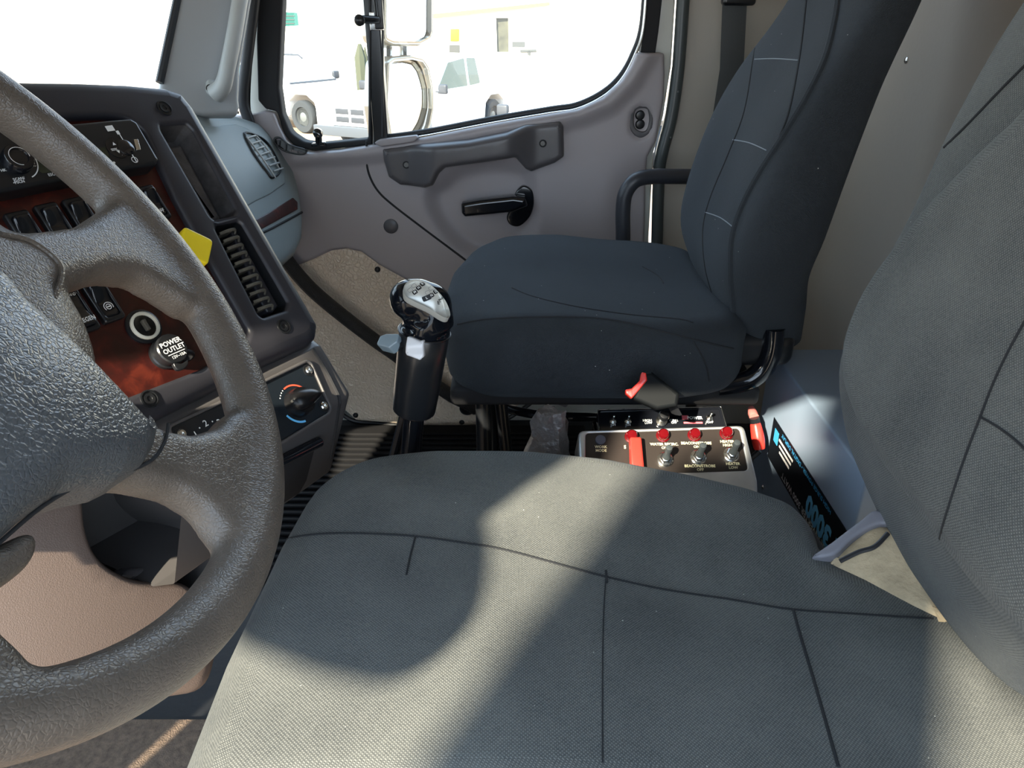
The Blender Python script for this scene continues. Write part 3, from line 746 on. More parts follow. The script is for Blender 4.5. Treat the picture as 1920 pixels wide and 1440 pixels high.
# far end of the dash with side vent
Wp = Fr((-.567, 1.8, -.299), (.2, .98, 0), (.87, -.18, .46))
m = MB(); wing_px = [(200, 196), (387, 203), (440, 209), (488, 226), (520, 258), (550, 300), (567, 360), (574, 410), (573, 445), (560, 475), (542, 492), (430, 560), (250, 640)]
wo = rnd(Wp.L(wing_px), .012, 4)
pillow(m, Wp, wo, -.26, 0, .022, seg=5, step=.012)
wg = m.build('dash_end', WING, dash)
m = MB(); pillow(m, Wp, rnd(Wp.L([(330, 238), (403, 237), (440, 233), (463, 242), (490, 263), (515, 288), (532, 322), (533, 345), (505, 365), (478, 378), (340, 460)]), .010, 4), -.002, .0035, .003)
m.build('end_panel', WING, wg)
m = MB(); vo = spl2(Wp.L([(454, 250), (480, 255), (500, 270), (515, 295), (524, 318), (520, 330), (507, 337), (497, 325), (484, 308), (466, 280)]), 4)
m2 = inset(ccw(vo), .004); pillow(m, Wp, vo, 0, .008, .003, holes=[m2], rh=.001); pillow(m, Wp, m2, .0, .0015)  # flat black plate stands in for the dark inside the vent opening
sv = m.build('side_vent', BLK, dash)
m = MB()
for k in range(7):
    x0, y0 = 463+k*8.6, 259+k*10.2
    p0, p1 = Wp.loc(x0, y0, .008), Wp.loc(x0+19-abs(k-3)*.7, y0-6+abs(k-3)*.3, .008)
    m.tube([Wp.P(*p0, .006), Wp.P((p0[0]+p1[0])/2, (p0[1]+p1[1])/2, .009), Wp.P(*p1, .007)], .0022, 8)
for aa in (((462, 256), (517, 333)), ((481, 254), (524, 316))):
    m.tube(smooth_path([Wp.P(*Wp.loc(*aa[0], .008), .007), Wp.P(*Wp.loc((aa[0][0]+aa[1][0])/2+(2 if aa[0][0] > 470 else 0), (aa[0][1]+aa[1][1])/2, .008), .009), Wp.P(*Wp.loc(*aa[1], .008), .007)], 5), .0022, 8)
m.build('vent_slats', HAND, sv)
m = MB(); pillow(m, Wp, rnd(Wp.L([(440, 432), (498, 402), (548, 371), (557, 380), (557, 393), (506, 421), (445, 455)]), .005), -.002, .003, .002); m.build('wood_inlay', WOOD, dash)
m = MB(); m.tube([Wp.P(*Wp.loc(*p), .0) for p in [(440, 462), (510, 428), (566, 398)]], .003, 6); m.build('trim_groove', MATTE, dash)

# lower console with the heater controls
e_out = V((HX.y, -HX.x, 0))
def OZ(P): return (P.dot(e_out), P.z)
S2 = Fr(S.P(0, 0, -.012), S.ex, S.n)
p1 = S2.hit(600, 646); p2 = S2.hit(640, 750); c1 = S2.hit(668, 742).dot(HX)
o1, z1 = OZ(p1); o2, z2 = OZ(p2)
dn = V((-.306, .164, -.935)).normalized(); d_o, d_z = dn.dot(e_out), dn.z
o3, z3 = o2+d_o*.135, z2+d_z*.135
N = Fr((0, 0, 0), e_out, HX)          # ex = outward, ey = n x ex
sg = 1 if N.ey.z > 0 else -1
prof = [(o1-.022, (z1+.010)*sg), (o1, z1*sg), (o2, z2*sg), (o3, z3*sg), (o3-.04, (z3-.02)*sg), (o3-.25, (z3-.02)*sg), (o1-.25, (z1)*sg)]
prof = rnd(ccw(prof), .010, 5)
m = MB(); pillow(m, N, prof, S2.hit(262, 810).dot(HX), c1-.012+.012, .014, seg=5); lc_ = m.build('lower_console', DASHG, dash)
# joint groove of the end cap
m = MB(); g = smooth_path([S2.P(*S2.loc(585, 655), .001), S2.P(*S2.loc(610, 695), .001), S2.P(*S2.loc(634, 742), .001)], 4)
LW = Fr(p2, HX, dn.cross(HX)*-1 if dn.cross(HX).dot(e_out) < 0 else dn.cross(HX))
g2 = [LW.P(*LW.loc(636, 754), .001), LW.P(*LW.loc(620, 858), .001)]
m.tube(g+g2, .0022, 6); m.build('panel_joint', MATTE, lc_)
m = MB(); hp = rnd(S2.L([(318, 803), (408, 761), (497, 718), (573, 681), (580, 684), (616, 766), (612, 775), (528, 826), (350, 912)]), .004, 4)
pillow(m, S2, hp, -.004, .0012, .0006); hv = m.build('heater_panel', PANELB, dash); hv['label'] = 'black heater control panel'
m = MB(); pillow(m, S2, inset(ccw(hp), -.004), -.002, .004, .0025, holes=[hp], rh=.0015); m.build('heater_surround', DASHG, lc_)
for a, b in ((577, 695), (606, 762), (339, 815)):
    q = S2.loc(a, b); mm = MB(); mm.lathe([(.0075, .001), (.0075, .0022), (.0055, .0022), (.0055, .001)], S2.P(*q), S2.n, 16); mm.cur = 1; mm.lathe([(.0052, .001), (.0052, .003), (.004, .0042), (.002, .0042), (.0018, .002), (0, .002)], S2.P(*q), S2.n, 12); mm.build('screw', [BLK, CHROME], hv)
q = S2.loc(556, 757); f = S2.at(q[0], q[1], .0012)
m = MB()
kn = spl2([(.0175*cos(t)*(1.0), .0175*sin(t)) for t in [x*PI/8 for x in range(-0, 16)]], 2)
rows = []
for i in range(9):
    t = i/8; rr = 1-.10*t; hgt = .014*t
    rows.append([f.P(a*rr, b*rr, hgt) for a, b in kn])
m.grid(rows, True, True, True)
kp = spl2([(.026, .000), (.013, .0095), (-.006, .0125), (-.0165, .008), (-.0185, -.002), (-.013, -.010), (0, -.011), (.014, -.007)], 5)
fr = f.at(0, 0, 0, rad(-8)); rows = []
for i in range(7):
    t = i/6; rr = cos(t*PI/2*.93); rows.append([fr.P(a*rr, b*rr, .014+.012*sin(t*PI/2)) for a, b in kp])
m.grid(rows, True, False, True)
m.build('heater_knob', mat('knob_black', (.006, .006, .007), .3, spec=.3), hv)
m = MB(); arc_band(m, f, (0, 0), .0215, .0235, rad(35), rad(105), .0005); m.build('red_arc', ORG, hv)
m = MB(); arc_band(m, f, (0, 0), .0215, .0240, rad(195), rad(262), .0005); m.build('blue_arc', CYAN, hv)
m = Multi()
for k in range(4): p = (.0225*cos(rad(112+k*9)), .0225*sin(rad(112+k*9))); m.lathe([(.0009, .0003), (0, .0006)], f.P(*p), S2.n, 8)
for x, y, s in ((384, 795, '2'), (410, 793, '3'), (366, 816, '1')):
    a, b = S2.loc(x, y); text(m, S2, a, b, .0018, s, .010, rad(0), bold=.01)
for x, y in ((397, 791), (373, 803)):
    a, b = S2.loc(x, y); m.lathe([(.0009, .0014), (0, .0018)], S2.P(a, b), S2.n, 8)
m.build('printed_mark', WHT, hv)
q = S2.loc(440, 850); f = S2.at(q[0], q[1], .0012); m = MB(); m.lathe([(.0185, 0), (.017, .018), (.012, .021), (0, .022)], f.o, S2.n, 24); m.build('fan_knob', GLOSS, hv)
# ashtray drawer
m = MB(); ao = rnd(LW.L([(470, 880), (592, 822), (590, 838), (574, 900), (560, 925), (500, 960), (440, 960)]), .004)
pillow(m, LW, ao, -.02, .001, .001); at_ = m.build('ashtray', MATTE, lc_)
m = MB(); a, b = LW.loc(592, 824), LW.loc(480, 880)
m.tube([LW.P(*a, .006), LW.P(*b, .006)], .0065, 10); m.build('drawer_lip', GLOSS, lc_)

# knee bolster with the cup-shaped recess, under the wheel
Kp = Fr(AT(150, 1050, t=.82), (.5, .8, 0), (.78, -.50, .36))
m = MB(); kh = spl2(Kp.L([(158, 900), (152, 960), (160, 1010), (178, 1045), (205, 1068), (245, 1086), (290, 1092), (330, 1092), (352, 1100), (372, 1120), (400, 1110), (396, 1040), (392, 1000), (375, 970), (345, 950), (320, 925), (300, 880), (220, 850)]), 4)
kout = rnd(Kp.L([(-330, 860), (100, 800), (300, 820), (420, 900), (440, 1000), (430, 1160), (400, 1300), (200, 1330), (20, 1340), (-330, 1300)]), .03, 5)
pillow(m, Kp, kout, -.06, 0, .02, holes=[kh], rh=.007, step=.014, holedeep=-.02, relief=lambda a, b: .012*cos(a*9)*cos(b*8))
kb = m.build('knee_bolster', KNEE, dash)
m = MB(); well(m, Kp, kh, -.006, .10, .015); m.build('recess', DASHG, kb)
m = MB(); pillow(m, Kp, rnd(Kp.L([(225, 1092), (262, 1068), (300, 1066), (352, 1080), (350, 1100), (300, 1098)]), .005), -.05, -.018, .008); m.build('recess_ledge', TRIMD, kb)
m = MB(); g = Kp.L([(318, 922), (345, 948), (376, 968), (395, 1000), (400, 1050)])
m.tube(smooth_path([Kp.P(*p, .012) for p in g], 5), .003, 6); m.build('recess_joint', MATTE, kb)

# steering column shroud (mostly behind the horn pad)
WC = V((-.3427, .4304, -.1562)); wa = .9266
W = Fr(WC, (0, 1, 0), (sin(wa), 0, cos(wa)))

# ============================================================= STEERING WHEEL
sw_ = thing('steering_wheel', 'worn grey-brown leather steering wheel with a textured horn pad at the left of the cab', 'steering wheel', W.P(0, 0, -.12))
m = MB()
m.tube([W.P(.25*cos(t), .25*sin(t), 0) for t in [2*PI*i/96 for i in range(96)]], .0212, 20, closed=True)
def spoke(px, c0, c1, r):
    pillow(m, W, rnd(W.L(px), .010, 4), c0, c1, r, seg=4, bottom=True)
spoke([(-200, 460), (-60, 452), (60, 441), (130, 432), (178, 400), (215, 372), (300, 420), (380, 575), (350, 588), (300, 553), (250, 524), (190, 520), (110, 545), (60, 565), (-100, 640)], -.017, .013, .011)
spoke([(180, 760), (290, 812), (345, 822), (398, 806), (422, 775), (452, 780), (485, 830), (492, 950), (445, 1030), (408, 1010), (375, 960), (320, 926), (250, 910), (190, 906), (100, 920)], -.017, .013, .011)
spoke([(-120, 1000), (-40, 1040), (60, 990), (60, 1060), (-40, 1130), (-20, 1190), (60, 1250), (-40, 1330), (-200, 1300), (-260, 1050)], -.017, .013, .011)
# fourth spoke mirrored, and the hub core
m.box(W.P(-.16, .03, -.002), (W.ex*.99-W.ey*.12), W.ey, W.n, .20, .045, .024, .009)
m.lathe([(.06, -.05), (.10, -.03), (.11, 0), (.08, .012), (0, .015)], W.o, W.n, 32)
rim = m.build('rim', LEATH, sw_, weld=False)
def remesh(o, vox, sm, fac=.5):
    md = o.modifiers.new('r', 'REMESH'); md.mode = 'VOXEL'; md.voxel_size = vox; md.use_smooth_shade = True
    m2 = o.modifiers.new('s', 'SMOOTH'); m2.iterations = sm; m2.factor = fac
    dg = bpy.context.evaluated_depsgraph_get(); me = bpy.data.meshes.new_from_object(o.evaluated_get(dg))
    o.modifiers.clear(); old = o.data; mt = [x for x in old.materials]; o.data = me; bpy.data.meshes.remove(old)
    if not me.materials:
        for x in mt: me.materials.append(x)
    me.polygons.foreach_set('use_smooth', [True]*len(me.polygons)); return o
remesh(rim, .0028, 42)
# horn pad: a raised cushion
Wh = Fr(W.P(0, 0, .013), W.ex, W.n)
pad_px = [(-420, 380), (-200, 400), (-60, 470), (10, 535), (42, 592), (110, 660), (180, 728), (250, 790), (292, 815), (282, 850), (262, 880), (215, 903), (160, 912), (100, 930), (40, 975), (-30, 1040), (-160, 1090), (-300, 1080), (-500, 900), (-560, 600)]
po_ = rnd(Wh.L(pad_px), .014, 4)
pc_ = [sum(p[i] for p in po_)/len(po_) for i in (0, 1)]
m = MB(); pillow(m, Wh, po_, -.026, .005, .018, seg=6, step=.007, relief=lambda a, b: .026*math.exp(-((a-pc_[0])**2+(b-pc_[1])**2)/.011))
hp_ = m.build('horn_pad', PAD, sw_, angle=80)
m = MB(); sm = [W.P(*W.loc(x, y), c) for x, y, c in [(293, 812, .0125), (285, 845, .0135), (262, 880, .0135), (215, 903, .013), (150, 916, .012), (60, 965, .01), (-40, 1050, .008)]]
m.tube(smooth_path(sm, 5), .0012, 8); m.build('pad_seam', SEAM, sw_)
m = MB(); sm = [W.P(*W.loc(x, y), c) for x, y, c in [(-20, 458, .012), (30, 470, .013), (70, 495, .013), (92, 520, .013), (93, 545, .012), (84, 575, .010)]]
m.tube(smooth_path(sm, 5), .0020, 8); m.build('hub_edge', LEATH, sw_)
m = MB(); m.lathe([(.045, -.05), (.05, -.10), (.06, -.22), (.05, -.28)], W.P(-.0, .0, 0), W.n, 24); m.build('column', MATTE, sw_)

# ============================================================= SEATS
def project(mesh_mb, pts, d, off):
    bv = BVHTree.FromPolygons([tuple(p) for p in mesh_mb.v], [tuple(f) for f in mesh_mb.f]); d = V(d).normalized(); out = []
    for p in pts:
        h = bv.ray_cast(V(p)-d*1.0, d)
        if h[0] is not None: out.append(h[0]-d*off)
    return out
def pxhit(mesh_mb, pix, off=.001, n=6):
    """where the photograph's seam crosses the surface"""
    bv = BVHTree.FromPolygons([tuple(p) for p in mesh_mb.v], [tuple(f) for f in mesh_mb.f]); out = []
    P = smooth_path([(x, y, 0) for x, y in pix], n)
    for p in P:
        d = ray(p.x, p.y).normalized(); h = bv.ray_cast(V((0, 0, 0)), d)
        if h[0] is not None: out.append(h[0]-d*off)
    return out
def cushion(outline, zt, zb, r, relief, step=.014):
    f = Fr((0, 0, 0), (1, 0, 0), (0, 0, 1)); m = MB()
    # under-side bulge
    O = resamp(ccw(outline), step); rows = []
    for i in range(5):
        t = i/4*PI/2; q = inset(O, .03*(1-sin(t))) if i < 4 else O
        rows.append([V((a, b, zb+.03*(1-cos(t)))) for a, b in q])
    k = len(m.v); m.grid(rows, True, True)
    pillow(m, f, outline, zb+.03, zt, r, step=step, seg=6, relief=relief); return m
def backrest(yc, ztab, lean_y=0, n=56):
    """ztab: rows of z, front x, half width, depth, dish"""
    m = MB(); rows = []
    P = smooth_path([(a[0], a[1], a[2]) for a in ztab], 5); Q = smooth_path([(a[3], a[4], 0) for a in ztab], 5)
    for p, q in zip(P, Q):
        z, xf, hw = p; dp, b = q.x, q.y; row = []
        for k in range(n):
            t = 2*PI*k/n; c, s = cos(t), sin(t); e = .62
            y = hw*math.copysign(abs(s)**e, s); x = -dp/2*math.copysign(abs(c)**e, c)+dp/2
            if c > 0: x += b*(1-(y/hw)**2)**1.3
            row.append(V((xf+x, yc+y, z+ (x*.12))))
        rows.append(row)
    # rounded ends
    def cap(row, dz, dx):
        cen = sum(row, V((0, 0, 0)))/n; out = []
        for t in (.35, .65, .88, .98):
            kx = math.sqrt(1-t*t); out.append([cen+(v-cen)*kx+V((dx*t, 0, dz*t)) for v in row])
        return out
    rows = list(reversed(cap(rows[0], -.03, -.005)))+rows+cap(rows[-1], .03, .01)
    m.grid(rows, True, True, True); return m

# ---- driver's seat
ds = thing('driver_seat', 'charcoal cloth driver seat filling the foreground, worn greyish cushion and high backrest', 'seat', (.1, .6, FZ))
out = [(-.252, .335), (-.256, .50), (-.25, .66), (-.235, .765), (-.19, .812), (-.10, .838), (.02, .848), (.12, .846), (.222, .825), (.29, .80), (.340, .765), (.348, .72), (.342, .685), (.36, .664), (.42, .645), (.50, .64), (.52, .60), (.52, .335)]
do = rnd(out, [.02]+[.10]*(len(out)-3)+[.05, .02], 5)
def drel(a, b):
    return -.038*ss(-.02, .45, a) + .006*math.exp(-((b-.74)/.06)**2) - .006*math.exp(-((b-.6)/.05)**2)*ss(-.2, .1, a) + .006*sin(a*9+b*4) - .010*(1-ss(-.25, -.14, a))
m = cushion(do, -.488, -.64, .045, drel, .013)
dc = m.build('seat_cushion', FAB, ds, angle=80); dm = m
def seam(mb, pix, parent, r=.0012, mt=SEAM, off=.0003, name='seam', n=6):
    P = pxhit(mb, pix, off, n)
    if len(P) > 2: q = MB(); q.tube(P, r, 6); return q.build(name, mt, parent)
seam(dm, [(508, 1020), (560, 1006), (640, 1000), (770, 1005), (870, 1018), (950, 1032), (1130, 1080), (1250, 1106), (1370, 1124), (1480, 1142), (1620, 1152), (1750, 1160)], dc)
seam(dm, [(779, 1006), (770, 1040), (762, 1078)], dc, .0011)
seam(dm, [(1136, 1082), (1132, 1150), (1130, 1250), (1130, 1430)], dc, .0007)
seam(dm, [(1487, 1143), (1500, 1190), (1530, 1290), (1572, 1438)], dc, .0015)
q = MB(); P = pxhit(dm, [(1136, 1070), (1138, 1092)], .001); q.tube(P, .0014, 6); q.build('tuft', SEAM, dc)
dt = [(-.545, .43, .04, .08, .0), (-.53, .418, .10, .10, .0), (-.51, .402, .150, .12, .0), (-.475, .380, .188, .14, .006), (-.43, .358, .216, .16, .012), (-.36, .344, .238, .18, .018), (-.28, .366, .245, .17, .02), (-.20, .390, .24, .16, .016), (-.10, .412, .232, .15, .010), (0, .445, .222, .14, .006), (.12, .50, .20, .13, 0), (.28, .58, .17, .11, 0), (.40, .63, .14, .10, 0)]
bm_ = backrest(.59, dt); db = bm_.build('backrest', FAB, ds, angle=80)
# raised front panel, narrowing towards the shoulders
Bf = Fr((.345, .59, -.36), (0, 1, 0), (-.95, -.0, .30))
m = MB(); pf = Bf.L([(1975, 60), (1905, 176), (1830, 246), (1760, 308), (1690, 372), (1640, 430), (1600, 480), (1560, 545), (1534, 620), (1527, 680), (1533, 740), (1560, 826), (1625, 930), (1700, 1045), (1760, 1130), (1800, 1195), (1860, 1285), (1925, 1390), (2000, 1500)], .03)
pf = pf + [(-.24, pf[-1][1]-.03), (-.25, .0), (-.18, pf[0][1])]
bv_ = BVHTree.FromPolygons([tuple(p) for p in bm_.v], [tuple(f) for f in bm_.f])
def frel(a, b):
    h = bv_.ray_cast(Bf.P(a, b, .3), -Bf.n)
    return ((h[0]-Bf.o).dot(Bf.n) if h[0] is not None else -.10)
pillow(m, Bf, spl2(pf, 3), -.05, .022, .03, seg=6, step=.014, relief=lambda a, b: max(-.10, frel(a, b)) if abs(a) < .30 else -.10)
fm = m; fp = m.build('front_panel', FAB, db, angle=80)
seam(fm, [(1925, 596), (1890, 660), (1862, 720), (1838, 782), (1812, 850), (1785, 930), (1762, 1010), (1752, 1080), (1752, 1120)], fp)
seam(fm, [(1839, 782), (1870, 800), (1900, 822), (1930, 850)], fp, .0011)
seam(bm_, [(1925, 120), (1880, 165), (1810, 238), (1740, 305)], db, .0016)
# seat riser, slide bar, side trim
m = MB(); m.box((.12, .60, -.80), (1, 0, 0), (0, 1, 0), (0, 0, 1), .50, .36, .49, .03); m.build('riser', MATTE, ds)
m = MB(); m.box((.06, .59, -.665), (1, 0, 0), (0, 1, 0), (0, 0, 1), .60, .44, .05, .02); m.build('seat_pan', BLK, ds)
m = MB(); m.tube(smooth_path([V((-.19, .80, -.66)), V((-.27, .76, -.68)), V((-.285, .60, -.69)), V((-.285, .48, -.69)), V((-.26, .40, -.69)), V((-.18, .37, -.68))], 6), .011, 12); m.build('slide_bar', GLOSS, ds)
# grey strip and tan foam pad exposed between cushion and backrest
Cf = Fr(AT(1640, 1030, t=.80), (.72, .69, 0), (-.33, -.42, .85))
m = MB(); pillow(m, Cf, spl2(Cf.L([(1523, 1046), (1560, 1018), (1610, 980), (1645, 958), (1690, 990), (1650, 985), (1600, 1010), (1565, 1042)]), 4), -.05, .004, .004)
m.build('side_strip', GREY, ds)
m = MB(); pillow(m, Cf, spl2(Cf.L([(1545, 1052), (1590, 1012), (1645, 978), (1700, 1000), (1760, 1090), (1790, 1180), (1700, 1130), (1600, 1075)]), 4), -.06, -.004, .014, step=.01, relief=lambda a, b: .004*sin(a*60+b*20))
m.build('foam_pad', FOAM, ds)
m = MB(); g = smooth_path([Cf.hit(x, y, .006) for x, y in [(1575, 1052), (1610, 1035), (1640, 1025), (1665, 1000)]], 6); m.tube(g, .0025, 8); m.build('foam_cord', RUB, ds)

# ---- passenger seat
ps = thing('passenger_seat', 'charcoal cloth high-back passenger seat against the far door', 'seat', (.15, 1.3, FZ))
po2 = rnd([(-.098, 1.10), (-.118, 1.22), (-.112, 1.38), (-.085, 1.50), (-.03, 1.56), (.10, 1.575), (.24, 1.56), (.30, 1.54), (.365, 1.50), (.375, 1.14), (.34, 1.075), (.26, 1.05), (.1, 1.05), (-.04, 1.055)], .085, 5)
def prel(a, b):
    return -.012*ss(.0, .4, a) + .010*math.exp(-((b-1.11)/.05)**2)*ss(-.05, .1, a)*0 - .012*math.exp(-((b-1.31)/.13)**2)*ss(-.06, .06, a) - .010*(1-ss(-.11, .0, a)) + .002*sin(a*25)
pm = cushion(po2, -.414, -.548, .040, prel, .015)
pc2 = pm.build('seat_cushion', FABS, ps, angle=80)
seam(pm, [(960, 540), (1000, 556), (1080, 575), (1180, 590), (1270, 598), (1300, 605)], pc2, .0012)
seam(pm, [(858, 608), (920, 598), (1050, 594), (1160, 602), (1290, 634), (1375, 654)], pc2, .0016)
seam(pm, [(1300, 640), (1322, 680), (1330, 715)], pc2, .0014)
seam(pm, [(1205, 500), (1232, 516), (1244, 531)], pc2, .0012)
pt_ = [(-.50, .355, .17, .13, 0), (-.44, .335, .20, .14, .004), (-.38, .310, .225, .155, .012), (-.32, .310, .237, .165, .022), (-.24, .328, .238, .16, .028), (-.17, .352, .232, .15, .024), (-.10, .388, .222, .13, .02), (-.03, .436, .205, .105, .010), (.04, .475, .190, .09, 0), (.16, .53, .175, .085, 0), (.30, .58, .15, .08, 0)]
pbm = backrest(1.305, pt_); pb2 = pbm.build('backrest', FABS, ps, angle=80)
seam(pbm, [(1338, 560), (1322, 500), (1318, 430), (1332, 370), (1365, 290), (1395, 210), (1412, 110), (1430, 0)], pb2, .0013)
seam(pbm, [(1512, 0), (1503, 80), (1492, 150), (1478, 215), (1460, 262)], pb2, .0018)
seam(pbm, [(1415, 111), (1455, 110), (1496, 113)], pb2, .0009, THREAD)
seam(pbm, [(1374, 262), (1405, 268), (1437, 282)], pb2, .0009, THREAD)
seam(pbm, [(1322, 398), (1350, 408), (1372, 424)], pb2, .0009, THREAD)
# darker side cover of the backrest
m = MB()
m.tube(pxhit(pbm, [(1376, 590), (1372, 520), (1374, 450), (1392, 390), (1425, 325), (1470, 255), (1515, 180), (1548, 110), (1566, 40), (1572, 0)], -.002), .006, 8); m.build('edge_piping', FABS, pb2)
# side hinge, legs and frame tubes
m = MB()
m.tube(smooth_path([AT(1345, 724, Y=1.12), AT(1395, 716, Y=1.12), AT(1428, 695, Y=1.12), AT(1446, 660, Y=1.12), AT(1452, 615, Y=1.12)], 6), .0165, 14); m.build('frame_tube', GLOSS, ps)
m = MB(); m.box((.33, 1.30, -.49), (1, 0, 0), (0, 1, 0), (0, 0, 1), .24, .36, .06, .02); m.build('hinge_frame', BLK, ps)
for (x, y0, xx, yy, Y, r) in ((906, 735, 908, 850, 1.17, .0135), (930, 735, 950, 850, 1.19, .011), (915, 740, 925, 850, 1.46, .012), (1290, 735, 1290, 850, 1.46, .012)):
    a = AT(x, y0, Y=Y); a.z = -.53; bt = V(AT(xx, yy, Y=Y)); dz = (FZ-a.z)/(bt.z-a.z); e = a+(bt-a)*dz
    m = MB(); m.tube([a, e], r, 12); m.build('leg', BLK, ps)
m = MB(); m.box((.15, 1.31, -.565), (1, 0, 0), (0, 1, 0), (0, 0, 1), .5, .40, .035, .01); m.build('seat_pan', MATTE, ps)
# far side tubular bracket
tb = thing('tubular_bracket', 'black bent tube bracket beside the far edge of the passenger seat', 'bracket', D.hit(1175, 470, .12))
m = MB(); m.tube(smooth_path([AT(1168, 520, Y=1.70), AT(1168, 440, Y=1.70), AT(1168, 395, Y=1.70), AT(1173, 362, Y=1.70), AT(1192, 338, Y=1.70), AT(1225, 331, Y=1.71), AT(1262, 331, Y=1.72), AT(1330, 331, Y=1.74)], 7), .0165, 16)
m.build('tube', mat('tube_black', (.03, .032, .04), .4), tb)
# seat belt buckle
bk = thing('belt_buckle', 'black seat belt buckle with a red release button beside the passenger cushion', 'belt buckle', AT(1225, 760, Y=1.0))
Bk = Fr(AT(1215, 735, Y=.985), (.80, -.1, -.59), (-.1, -.85, .5))
m = MB(); bo = rnd(Bk.L([(1208, 700), (1222, 697), (1274, 738), (1270, 762), (1232, 768), (1186, 748)]), .004)
pillow(m, Bk, bo, -.022, .004, .005, bottom=True); m.build('buckle_body', mat('buckle_black', (.004, .005, .006), .6, spec=.1), bk)
m = MB(); pillow(m, Bk, rnd(Bk.L([(1203, 698), (1211, 700), (1213, 714), (1184, 748), (1173, 739), (1172, 731), (1184, 729), (1199, 714)]), .002), -.018, .006, .002, bottom=True); rb = m.build('release_button', RED, bk); rb['label'] = 'red release button'
m = MB(); m.tube([Bk.hit(1255, 752, -.01), AT(1262, 764, Y=.995), AT(1268, 775, Y=1.0)], .010, 8, flat=.3); m.build('buckle_strap', RUB, bk)

# ============================================================= SHIFT LEVER
sh = thing('shift_lever', 'tall black gear shift lever with a silver shift-pattern badge between the seats', 'gear shift lever', AT(775, 860, Y=.93))
sa = V((.05, .03, .335)).normalized(); s0 = AT(776, 772, Y=.92); s1 = AT(800, 590, Y=.92); axs = (s1-s0).normalized(); Ls = (s1-s0).length
ex = V((1, 0, 0)); ex = (ex-axs*ex.dot(axs)).normalized(); ey = axs.cross(ex)
m = MB(); rows = []
for h, rx, ry in [(.0, .026, .026), (.003, .0285, .029), (.03, .030, .031), (.08, .0315, .033), (.115, .0325, .034), (.117, .0315, .033), (.119, .0325, .034)]:
    rows.append([s0+axs*h+ex*(rx*cos(t))+ey*(ry*sin(t)) for t in [2*PI*i/36 for i in range(36)]])
m.grid(rows, True, True, True); m.build('grip_sleeve', BLK, sh)
# knob: rounded head leaning towards the front of the cab, blended into the neck
m = MB()
def PT(x, y, Y=.92): return AT(x, y, Y=Y)
for x, y, rp, ky, kz in ((768, 561, 38.5, 1.05, 1.0), (785, 562, 41, 1.0, .98), (803, 573, 45, .95, 1.0), (809, 594, 42, .92, 1.0)):
    c = PT(x, y); r = rp*c.dot(V((0, cos(PITCH), -sin(PITCH))))/FOC; n = 24
    m.grid([[c+V((r*sin(PI*i/n)*cos(2*PI*k/n), r*ky*sin(PI*i/n)*sin(2*PI*k/n), r*kz*cos(PI*i/n))) for k in range(n)] for i in range(1, n)], True, True, True)
m.tube([s0+axs*.10, s0+axs*.122, s0+axs*.14, PT(802, 622), PT(804, 604), PT(805, 594)], [.032, .0332, .0335, .034, .034, .030], 36)
kn = m.build('knob', mat('knob_gloss', (.004, .005, .008), .10, spec=.3), sh, weld=False); remesh(kn, .0018, 45)
kn_v = [v.co+wloc(kn) for v in kn.data.vertices]; kn_f = [tuple(p.vertices) for p in kn.data.polygons]
# badge plate follows the top of the knob
Bd = Fr(AT(803, 560, Y=.885), (.80, .28, -.36), (.28, -.62, .74))
bd_px = [(758, 536), (764, 526), (775, 521), (790, 522), (806, 529), (822, 543), (836, 560), (844, 578), (845, 590), (838, 593), (826, 588), (806, 575), (780, 563), (762, 552)]
bvk = BVHTree.FromPolygons([tuple(p) for p in kn_v], kn_f)
def brel(a, b):
    h = bvk.ray_cast(Bd.P(a, b, .1), -Bd.n); return ((h[0]-Bd.o).dot(Bd.n)) if h[0] is not None else -.012
m = MB(); bo = spl2(Bd.L(bd_px), 3); brl = lambda a, b: max(-.02, brel(a, b))
pillow(m, Bd, bo, -.004, .0030, .0012, step=.0022, relief=brl, seg=3); bdg = m.build('badge', SILV, kn, angle=70); bdg['label'] = 'silver shift-pattern badge'
bdm = m
m = MB()
def onb(x, y, wpx, hpx, ang=0, lift=.0004, s=None, col=None):
    bv2 = BVHTree.FromPolygons([tuple(p) for p in bdm.v], [tuple(f) for f in bdm.f]); d = ray(x, y).normalized(); h = bv2.ray_cast(V((0, 0, 0)), d)
    if h[0] is None: return
    n = h[1] if h[1].dot(d) < 0 else -h[1]; f = Fr(h[0]+n*lift, HXb, n)
    if s: text(m, f, 0, 0, 0, s, hpx, ang, bold=.03, sx=wpx)
    else: pillow(m, f, rnd([(-wpx, -hpx), (wpx, -hpx), (wpx, hpx), (-wpx, hpx)], min(wpx, hpx)*.5, 3), -.0005, .0003)
HXb = V((.55, .75, -.1))
for x, y, w_, h_ in ((778, 548, .0030, .0026), (785, 540, .0030, .0026), (792, 533, .0030, .0026), (800, 559, .0055, .0032), (809, 554, .0030, .0026), (817, 547, .0030, .0026)): onb(x, y, w_, h_)
for x, y, s_ in ((822, 568, 'E'), (824.5, 564.5, 'T'), (827, 561.5, '\u2022'), (829.5, 558, 'N')): onb(x, y, 1.0, .0058, 0, s=s_)
m.build('badge_print', BLK, bdg)
m = MB()
for x, y, s_ in ((778, 548, 'M'), (785, 540, 'H'), (792, 533, 'R'), (800, 559, 'L'), (809, 554, 'N'), (817, 547, 'D')): onb(x, y, 1, .0042, 0, .0009, s=s_)
m.build('badge_letters', WHT, bdg)
m = MB()
